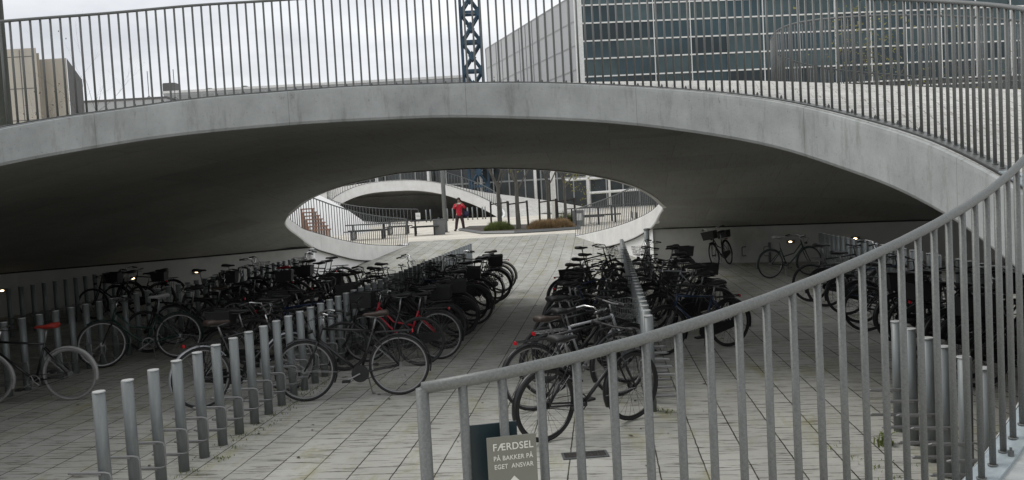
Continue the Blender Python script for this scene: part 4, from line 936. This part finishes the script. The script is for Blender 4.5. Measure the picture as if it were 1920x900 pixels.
b = at_Y(45, 225, 22); tree(b.x, b.y, PZ, 5.0, .05, 'thin tree with a few dark leaves before the beige stone building', 90, 4, .3, 'bark', .5, .035)
b = at_Y(196, 225, 26); tree(b.x, b.y, PZ, 6.1, .04, 'bare sapling above the left end of the concrete edge', 14, 3, .5, 'bark', .5, .04)
bt = at_Y(1600, 180, 34); tree(bt.x, bt.y, PZ, 8.6, .12, 'loose tree with yellow green leaves before the glass office block', 420, 5, .3, 'leaf', .6, .07)
bt = at_Y(1850, 180, 40); tree(bt.x, bt.y, PZ, 8.2, .12, 'nearly bare tree at the right before the glass office block', 120, 5, .3, 'leaf', .6, .07)
def staked(xp, yp, label, H_=6.0, r=.11, leaves=700, st=((-.45, 0), (.45, 0), (0, .4))):
    b = at_z(xp, yp, PZ); t = tree(b.x, b.y, PZ, H_, r, label, leaves, 4, .4, 'leaf', .5, .06)
    s = empty('tree_stakes', (b.x, b.y - .02, PZ), 0, 'dark stakes round the ' + label, 'tree stakes', 'stakes round the young trees')
    for dx, dy in st:
        bm = bmesh.new(); tube(bm, [(dx * 1.05, dy, 0), (dx, dy, 1.45)], .05, 6); obj('stake', bm, MT['stake'], s)
    bm = bmesh.new(); tube(bm, [(st[0][0], st[0][1], 1.3), (st[1][0], st[1][1], 1.38)], .035, 5); obj('cross_bar', bm, MT['stake'], s)
staked(973, 433, 'young tree in the middle of the planting bed'); staked(938, 428, 'young tree left behind the green grass clump', 6, .12)
staked(1030, 426, 'young tree behind the rust brown grass', 6.2, .09); staked(1062, 427, 'young tree nearest the right far railing', 6, .08)
# ------------------------------------------------------------------ buildings
def facade(root, o, ux_, W_, z0, z1, nx, nz, gm, sillm, mullm, sill_t=.12, mull_t=.12, mull_every=1, depth=.12, uzs=None):
    """window grid with panes, sills and mullions; o origin, ux_ unit along"""
    nrm = Vector((ux_.y, -ux_.x, 0)); zs_ = [z0 + (z1 - z0) * k / nz for k in range(nz + 1)] if uzs is None else uzs
    def bx(name, s0, s1, za, zb, d0, d1, m_):
        bm = bmesh.new(); a = o + ux_ * s0; v = []
        for s in (s0, s1):
            for d in (d0, d1):
                for z in (za, zb): q = o + ux_ * s + nrm * d; v.append(bm.verts.new((q.x, q.y, z)))
        for f in ((0, 1, 3, 2), (4, 6, 7, 5), (0, 4, 5, 1), (2, 3, 7, 6), (0, 2, 6, 4), (1, 5, 7, 3)): bm.faces.new([v[i] for i in f])
        bmesh.ops.recalc_face_normals(bm, faces=bm.faces); return obj(name, bm, m_, root)
    for j in range(len(zs_) - 1):
        for i in range(nx): bx('window', W_ * i / nx + .02, W_ * (i + 1) / nx - .02, zs_[j] + .01, zs_[j + 1] - .01, .0, .03, gm if not isinstance(gm, list) else random.choices(gm, (1.2, .3 + .5 * j, 1.4 - .2 * j if j < 6 else .3))[0])
    for z in zs_: bx('sill', 0, W_, z - sill_t / 2, z + sill_t / 2, .035, .035 + depth, sillm)
    for i in range(0, nx + 1, mull_every): s = W_ * i / nx; bx('mullion', s - mull_t / 2, s + mull_t / 2, zs_[0], zs_[-1], .04, .05 + depth * 1.4, mullm)
def prism(name, pts, z0, z1, m_, root, zt=None):
    bm = bmesh.new(); a = [bm.verts.new((*p, z0)) for p in pts]; b = [bm.verts.new((*p, zt[i] if zt else z1)) for i, p in enumerate(pts)]; n = len(pts)
    bm.faces.new(a[::-1]); bm.faces.new(b)
    for i in range(n): bm.faces.new((a[i], a[(i+1) % n], b[(i+1) % n], b[i]))
    return obj(name, bm, m_, root)
# glass office block, right
off = empty('glass_office_building', label='tall dark glass office block with white sills filling the upper right', cat='building')
c0 = at_Y(1091, 150, 100); c1 = at_Y(1960, 150, 104); o0 = Vector((c0.x, 100, 0)); ux_ = Vector((c1.x - c0.x, 4.0, 0)); Wd = ux_.length; ux_.normalize(); nrm = Vector((-ux_.y, ux_.x, 0))
cl = at_Y(914, 150, 134); left_end = Vector((cl.x, 134, 0))
foot = [(o0.x, o0.y), (o0.x + ux_.x * Wd, o0.y + ux_.y * Wd), (o0.x + ux_.x * Wd, 140), (left_end.x, left_end.y)]
prism('core', [(o0.x + .3, o0.y + .3), (foot[1][0], foot[1][1] + .3), foot[2], (left_end.x + .4, left_end.y)], PZ, 25.2, MT['stoned'], off)
nb = 13
zs_ = [14.0, 16.05, 18.1, 20.15, 22.2, 24.25, 26.2]; dz = -0.35
facade(off, o0, ux_, Wd, 0, 0, nb, 0, [MT['glass'], MT['glassl'], MT['glassd']], MT['frame'], MT['frame'], .16, .09, 1, .15, [z + dz for z in zs_])
facade(off, o0, ux_, Wd, 0, 0, 12, 0, MT['glass2'], MT['frame'], MT['frame'], .16, .3, 3, .1, [PZ, 4.2, 8.0, 13.6 + dz - .3])
# receding left face: pale grey panels
ul = Vector((o0.x - left_end.x, o0.y - left_end.y, 0)); WL = ul.length; ul.normalize()
facade(off, left_end, ul, WL, 0, 0, 14, 0, MT['panel'], MT['framed'], MT['framed'], .14, .12, 1, .04, [PZ, 11.2, 14.0, 16.8, 19.6, 22.4, 25.4])
prism('corner_pier', [(o0.x - .5, o0.y - .25), (o0.x + .35, o0.y - .25), (o0.x + .35, o0.y + .6), (o0.x - .5, o0.y + .6)], PZ, 26.5, MT['frame'], off)
# glass pavilion seen through the opening
pav = empty('glass_pavilion', label='low glazed building with white mullions seen through the far opening', cat='building')
pl = at_Y(640, 345, 92); pr_ = at_Y(1262, 345, 86); po = Vector((pl.x, 92, 0)); pu = Vector((pr_.x - pl.x, -6, 0)); PW = pu.length; pu.normalize()
facade(pav, po, pu, PW, 0, 0, 21, 0, MT['glass2'], MT['framed'], MT['framed'], .16, .12, 1, .12, [PZ, 3.9, 7.2, 10.4])
pe = po + pu * PW; prism('core', [(po.x, po.y + .3), (pe.x, pe.y + .3), (pe.x, 98), (po.x, 98)], PZ, 10.5, MT['stoned'], pav)
for k in (0, 1, 2, 3):
    s = PW * (.12 + .16 * k); q = po + pu * s; obj('column', rod((q.x, q.y - 1.2, PZ), (q.x, q.y - 1.2, 7.0), .16, 10), MT['white'], pav, True)
for xx, wd in ((1103, .17), (1143, .12)):
    q = at_Y(xx, 360, 84); obj('column', rod((q.x, q.y, PZ), (q.x, q.y, 8.5), wd, 8), MT['white'], pav, True)
q0, q1 = at_Y(1103, 362, 84), at_Y(1215, 354, 84); obj('beam', rod((q0.x, q0.y, q0.z), (q1.x, q1.y, q1.z), .14, 6), MT['white'], pav)
q0, q1 = at_Y(1055, 338, 84), at_Y(1130, 333, 84); obj('beam', rod((q0.x, q0.y, q0.z), (q1.x, q1.y, q1.z), .14, 6), MT['white'], pav)
# pale beige stone building, left
st = empty('stone_building', label='beige stone clad building with a dark side at the far left', cat='building')
def atx(x, Y): return at_Y(x, 200, Y).x
zw = at_Y(60, 90, 60).z; ze = at_Y(100, 105, 61).z
prism('west_block', [(atx(-80, 60), 60), (atx(76, 60), 60), (atx(76, 66), 66), (atx(-80, 66), 66)], PZ, zw, MT['stone'], st)
prism('middle_block', [(atx(70, 61), 61), (atx(81, 61), 61), (atx(81, 66), 66), (atx(70, 66), 66)], PZ, (zw * .6 + ze * .4), MT['stone'], st)
prism('east_block', [(atx(74, 62), 62), (atx(131, 62), 62), (atx(131, 66), 66), (atx(74, 66), 66)], PZ, ze, MT['stone'], st)
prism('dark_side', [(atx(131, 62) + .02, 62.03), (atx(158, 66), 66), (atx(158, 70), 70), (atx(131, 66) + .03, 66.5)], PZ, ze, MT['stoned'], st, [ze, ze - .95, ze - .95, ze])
for k in range(5):
    z = 5 + k * 2.2; bm = bmesh.new(); box(bm, (atx(-80, 60), 59.985, z), (atx(72, 60), 59.995, z + .05)); obj('panel_joint', bm, MT['stoned'], st)
for xx in (20, 44): bm = bmesh.new(); box(bm, (atx(xx, 60), 59.983, 5), (atx(xx, 60) + .05, 59.993, zw - .1)); obj('panel_joint', bm, MT['stoned'], st)
# low white buildings behind the edge
lw = empty('flat_roofed_building', label='long low grey white building with roof plant behind the concrete edge', cat='building')
zl = at_Y(480, 170, 110).z; y0 = 110
b0, b1 = at_Y(305, 158, y0), at_Y(880, 150, y0)
prism('wall', [(b0.x, y0), (b1.x, y0), (b1.x, y0 + 12), (b0.x, y0 + 12)], PZ, b0.z - 1.2, MT['panel'], lw)
bm = bmesh.new(); box(bm, (b0.x - .1, y0 - .15, b0.z - 1.2), (b1.x + .1, y0 + 12, b0.z - .9)); obj('roof_edge', bm, MT['frame'], lw)
nwin = 24
for k in range(nwin):
    xa = b0.x + (b1.x - b0.x) * k / nwin; bm = bmesh.new(); box(bm, (xa + .12, y0 - .06, b0.z - 3.6), (xa + (b1.x - b0.x) / nwin - .12, y0 - .02, b0.z - 1.5)); obj('window', bm, MT['framed'], lw)
for (xa, xb, h_) in ((305, 328, 1.5), (385, 396, .55), (452, 462, .6)):
    q0, q1 = at_Y(xa, 165, y0 + 3), at_Y(xb, 165, y0 + 3); bm = bmesh.new(); box(bm, (q0.x, y0 + 3, b0.z - 1), (q1.x, y0 + 5, b0.z - .9 + h_)); bmesh.ops.bevel(bm, geom=bm.edges[:], offset=.15, segments=1); obj('roof_plant', bm, MT['stoned'], lw)
l2 = empty('grey_wall_building', label='plain low grey building between the stone building and the one with roof plant', cat='building')
g0, g1 = at_Y(140, 190, 90), at_Y(312, 188, 90); prism('wall', [(g0.x, 90), (g1.x, 90), (g1.x, 99), (g0.x, 99)], PZ, g0.z - .2, MT['panel'], l2)
bm = bmesh.new(); box(bm, (g0.x - .05, 89.9, g0.z - .2), (g1.x + .05, 99, g0.z)); obj('roof_edge', bm, MT['stoned'], l2)
for xx, yy, hh in ((280, 190, 4.0), (327, 165, 2.2)):
    q = at_Y(xx, yy, 92); an = empty('roof_aerial', (q.x, 92, g0.z - (.05 if xx == 280 else .3)), 0, 'tall thin aerial with splayed feet on the grey roof' if xx == 280 else 'short thin aerial beside the roof plant', 'aerial')
    obj('rod', rod((0, 0, 0), (0, 0, 3.1 if xx == 280 else 3.4), .04, 5), MT['stoned'], an); bm = bmesh.new()
    for a in (0, 2.1, 4.2): tube(bm, [(0, 0, .5), (.5 * math.cos(a), .5 * math.sin(a), 0)], .03, 4)
    obj('feet', bm, MT['stoned'], an)
# dark column at the left edge
b = at_Y(-5, 235, 33); t = empty('dark_column', (b.x, 33, PZ), 0, 'thick dark weathered column at the left edge of the picture', 'column'); bm = bmesh.new(); tube(bm, [(0, 0, 0), (0, 0, 20)], [.55, .5], 16, caps=True); obj('shaft', bm, MT['mast'], t, True)
obj('base_collar', rod((0, 0, 0), (0, 0, .3), .68, 16), MT['mast'], t, True)
# lattice tower
tw = empty('lattice_tower', label='blue steel lattice column rising above the middle of the railing', cat='tower')
q0, q1 = at_Y(868, 150, 87), at_Y(908, 150, 87); tx, tW = (q0.x + q1.x) / 2, (q1.x - q0.x); TB, TT = PZ, 30.
bm = bmesh.new()
for sx in (-1, 1):
    for sy in (-1, 1): box(bm, (tx + sx * (tW / 2 - .11) - .11, 87 + sy * .7 - .11, TB), (tx + sx * (tW / 2 - .11) + .11, 87 + sy * .7 + .11, TT))
obj('leg', bm, MT['tower'], tw)
cell = 2.9; k = 0; z = TB
while z < TT - cell:
    bm = bmesh.new(); e = tW / 2 - .1
    for yy in (86.3, 87.7):
        tube(bm, [(tx - e, yy, z), (tx + e, yy, z + cell)], .13, 4); tube(bm, [(tx + e, yy, z), (tx - e, yy, z + cell)], .13, 4); box(bm, (tx - e, yy - .08, z - .13), (tx + e, yy + .08, z + .13))
        vs = [bm.verts.new((tx + dx, yy - .13, z + cell / 2 + dz_)) for dx, dz_ in ((-.4, 0), (0, -.5), (.4, 0), (0, .5))]; bm.faces.new(vs); 
        for s_ in (-1, 1): vs = [bm.verts.new((tx + s_ * dx, yy - .13, z + dz_)) for dx, dz_ in ((e, -.6), (e, .6), (e - .55, 0))]; bm.faces.new(vs)
    for s_ in (-1, 1): tube(bm, [(tx + s_ * e, 86.3, z), (tx + s_ * e, 87.7, z + cell)], .08, 4)
    obj('bracing', bm, MT['tower'] if k % 2 else MT['tower'], tw); z += cell; k += 1
# ------------------------------------------------------------------ person in the red jacket
def skin_mesh(name, nodes, edges, m_, parent, sub=1):
    me = bpy.data.meshes.new(name); me.from_pydata([n[0] for n in nodes], edges, []); o = bpy.data.objects.new(name, me); col.objects.link(o)
    md = o.modifiers.new('s', 'SKIN'); 
    for i, n in enumerate(nodes): me.skin_vertices[0].data[i].radius = n[1] if isinstance(n[1], tuple) else (n[1], n[1]); me.skin_vertices[0].data[i].use_root = (i == 0)
    sb = o.modifiers.new('b', 'SUBSURF'); sb.levels = sub; sb.render_levels = sub
    dg = bpy.context.evaluated_depsgraph_get(); dg.update(); m2 = bpy.data.meshes.new_from_object(o.evaluated_get(dg)); m2.name = name
    bpy.data.objects.remove(o); m2.materials.clear(); m2.materials.append(m_)
    for p in m2.polygons: p.use_smooth = True
    q = bpy.data.objects.new(name, m2); col.objects.link(q); q.parent = parent; return q
p = at_z(863, 433, PZ)
pe_ = empty('person', (p.x, p.y, PZ), 0, 'person in a red jacket and dark trousers raising a phone to the face', 'person')
def me_add_skin(me): pass
nodes = [((0, 0, .92), (.13, .10)), ((0, 0, 1.15), (.13, .09)), ((0, 0, 1.34), (.15, .09)), ((0, 0, 1.45), (.055, .055)), ((0, -.02, 1.52), (.06, .07)), ((0, -.02, 1.60), (.085, .10)), ((0, -.02, 1.69), (.07, .085)),
         ((.17, 0, 1.38), .055), ((.29, -.06, 1.20), .045), ((.16, -.26, 1.38), .032), ((-.17, 0, 1.38), .055), ((-.27, -.02, 1.20), .045), ((-.13, -.24, 1.33), .032),
         ((.10, 0, .86), .09), ((.16, 0, .48), .06), ((.20, .04, .09), .042), ((.24, -.10, .04), .035), ((-.10, 0, .86), .09), ((-.16, 0, .48), .06), ((-.22, .02, .09), .042), ((-.28, -.12, .04), .035)]
edges = [(0, 1), (1, 2), (2, 3), (3, 4), (4, 5), (5, 6), (2, 7), (7, 8), (8, 9), (2, 10), (10, 11), (11, 12), (0, 13), (13, 14), (14, 15), (15, 16), (0, 17), (17, 18), (18, 19), (19, 20)]
k = len(nodes)
for w_i, sx in ((9, 1), (12, -1)):
    w0 = Vector(nodes[w_i][0])
    palm = w0 + Vector((-sx * .03, -.02, .07)); nodes.append((tuple(palm), (.028, .018))); edges.append((w_i, k)); pk = k; k += 1
    for f_ in range(5):
        dx = (-.026 + .013 * f_) if f_ < 4 else .04 * sx; L_ = (.05, .06, .058, .048, .04)[f_]
        a = palm + Vector((dx, -.006, .03 if f_ < 4 else .01)); b = a + Vector((0, -.012, L_ * .6)); c = b + Vector((0, .018 if f_ < 4 else -.01, L_ * .4))
        for q in (a, b, c): nodes.append((tuple(q), .0085))
        edges += [(pk, k), (k, k + 1), (k + 1, k + 2)]; k += 3
skin_mesh('body', nodes, edges, MT['skin'], pe_)
skin_mesh('jacket', [((0, 0, .72), (.17, .14)), ((0, 0, .90), (.175, .145)), ((0, 0, 1.1), (.16, .135)), ((0, 0, 1.33), (.17, .13)), ((0, .01, 1.43), (.085, .085)), ((.20, 0, 1.375), .088), ((.30, -.06, 1.19), .072), ((.17, -.24, 1.36), .052), ((-.20, 0, 1.375), .088), ((-.28, -.02, 1.19), .072), ((-.155, -.22, 1.32), .058)],
          [(0, 1), (1, 2), (2, 3), (3, 4), (3, 5), (5, 6), (6, 7), (3, 8), (8, 9), (9, 10)], MT['jacket'], pe_)
skin_mesh('trousers', [((0, 0, .90), (.16, .12)), ((.10, 0, .80), .115), ((.16, 0, .48), .09), ((.20, .03, .06), .075), ((-.10, 0, .80), .115), ((-.16, 0, .48), .09), ((-.22, .02, .06), .075)], [(0, 1), (1, 2), (2, 3), (0, 4), (4, 5), (5, 6)], MT['trouser'], pe_)
skin_mesh('shoe', [((.20, .06, .06), .07), ((.24, -.14, .05), .06)], [(0, 1)], MT['blackm'], pe_); skin_mesh('shoe', [((-.22, .04, .06), .07), ((-.29, -.16, .05), .06)], [(0, 1)], MT['blackm'], pe_)
skin_mesh('hair', [((0, .01, 1.73), (.125, .125)), ((0, .06, 1.60), (.135, .09)), ((0, .07, 1.44), (.13, .08)), ((.10, -.04, 1.64), (.045, .06)), ((.105, -.05, 1.44), (.045, .05)), ((-.10, -.04, 1.64), (.045, .06)), ((-.105, -.05, 1.44), (.045, .05))], [(0, 1), (1, 2), (0, 3), (3, 4), (0, 5), (5, 6)], MT['hair'], pe_)
bm = bmesh.new()
for s_ in (-1, 1): bmesh.ops.create_uvsphere(bm, u_segments=6, v_segments=4, radius=.012, matrix=Matrix.Translation((s_ * .033, -.115, 1.615)))
box(bm, (-.02, -.122, 1.535), (.02, -.112, 1.543)); obj('eyes_and_mouth', bm, MT['hair'], pe_)
bm = bmesh.new(); bmesh.ops.create_uvsphere(bm, u_segments=16, v_segments=12, radius=1, matrix=Matrix.Translation((0, .005, 1.655)) @ Matrix.Diagonal((.112, .135, .125, 1)))
bmesh.ops.delete(bm, geom=[f for f in bm.faces if f.calc_center_median().y < -.04 and f.calc_center_median().z < 1.70], context='FACES'); obj('hair', bm, MT['hair'], pe_, True)
skin_mesh('nose', [((0, -.115, 1.60), .010), ((0, -.13, 1.575), .014)], [(0, 1)], MT['skin'], pe_)
ph = empty('phone', (p.x + .03, p.y - .30, PZ + 1.46), 0, 'small white phone held up by the person in red', 'phone'); bm = bmesh.new(); box(bm, (-.075, -.005, -.035), (.075, .005, .035)); bmesh.ops.bevel(bm, geom=bm.edges[:], offset=.004, segments=1); obj('phone_case', bm, MT['white'], ph)
bg_ = empty('shoulder_bag', (p.x + .36, p.y + .08, PZ + .86), 0, 'navy blue bag hanging at the side of the person in red', 'bag'); bm = bmesh.new(); box(bm, (-.13, -.08, -.12), (.13, .08, .16)); bmesh.ops.bevel(bm, geom=bm.edges[:], offset=.05, segments=2); obj('pouch', bm, MT['bag'], bg_, True)
bm = bmesh.new(); tube(bm, [(-.1, 0, .1), (-.22, -.03, .54), (-.16, .05, .55), (.08, .03, .12)], .012, 5); obj('strap', bm, MT['bag'], bg_)
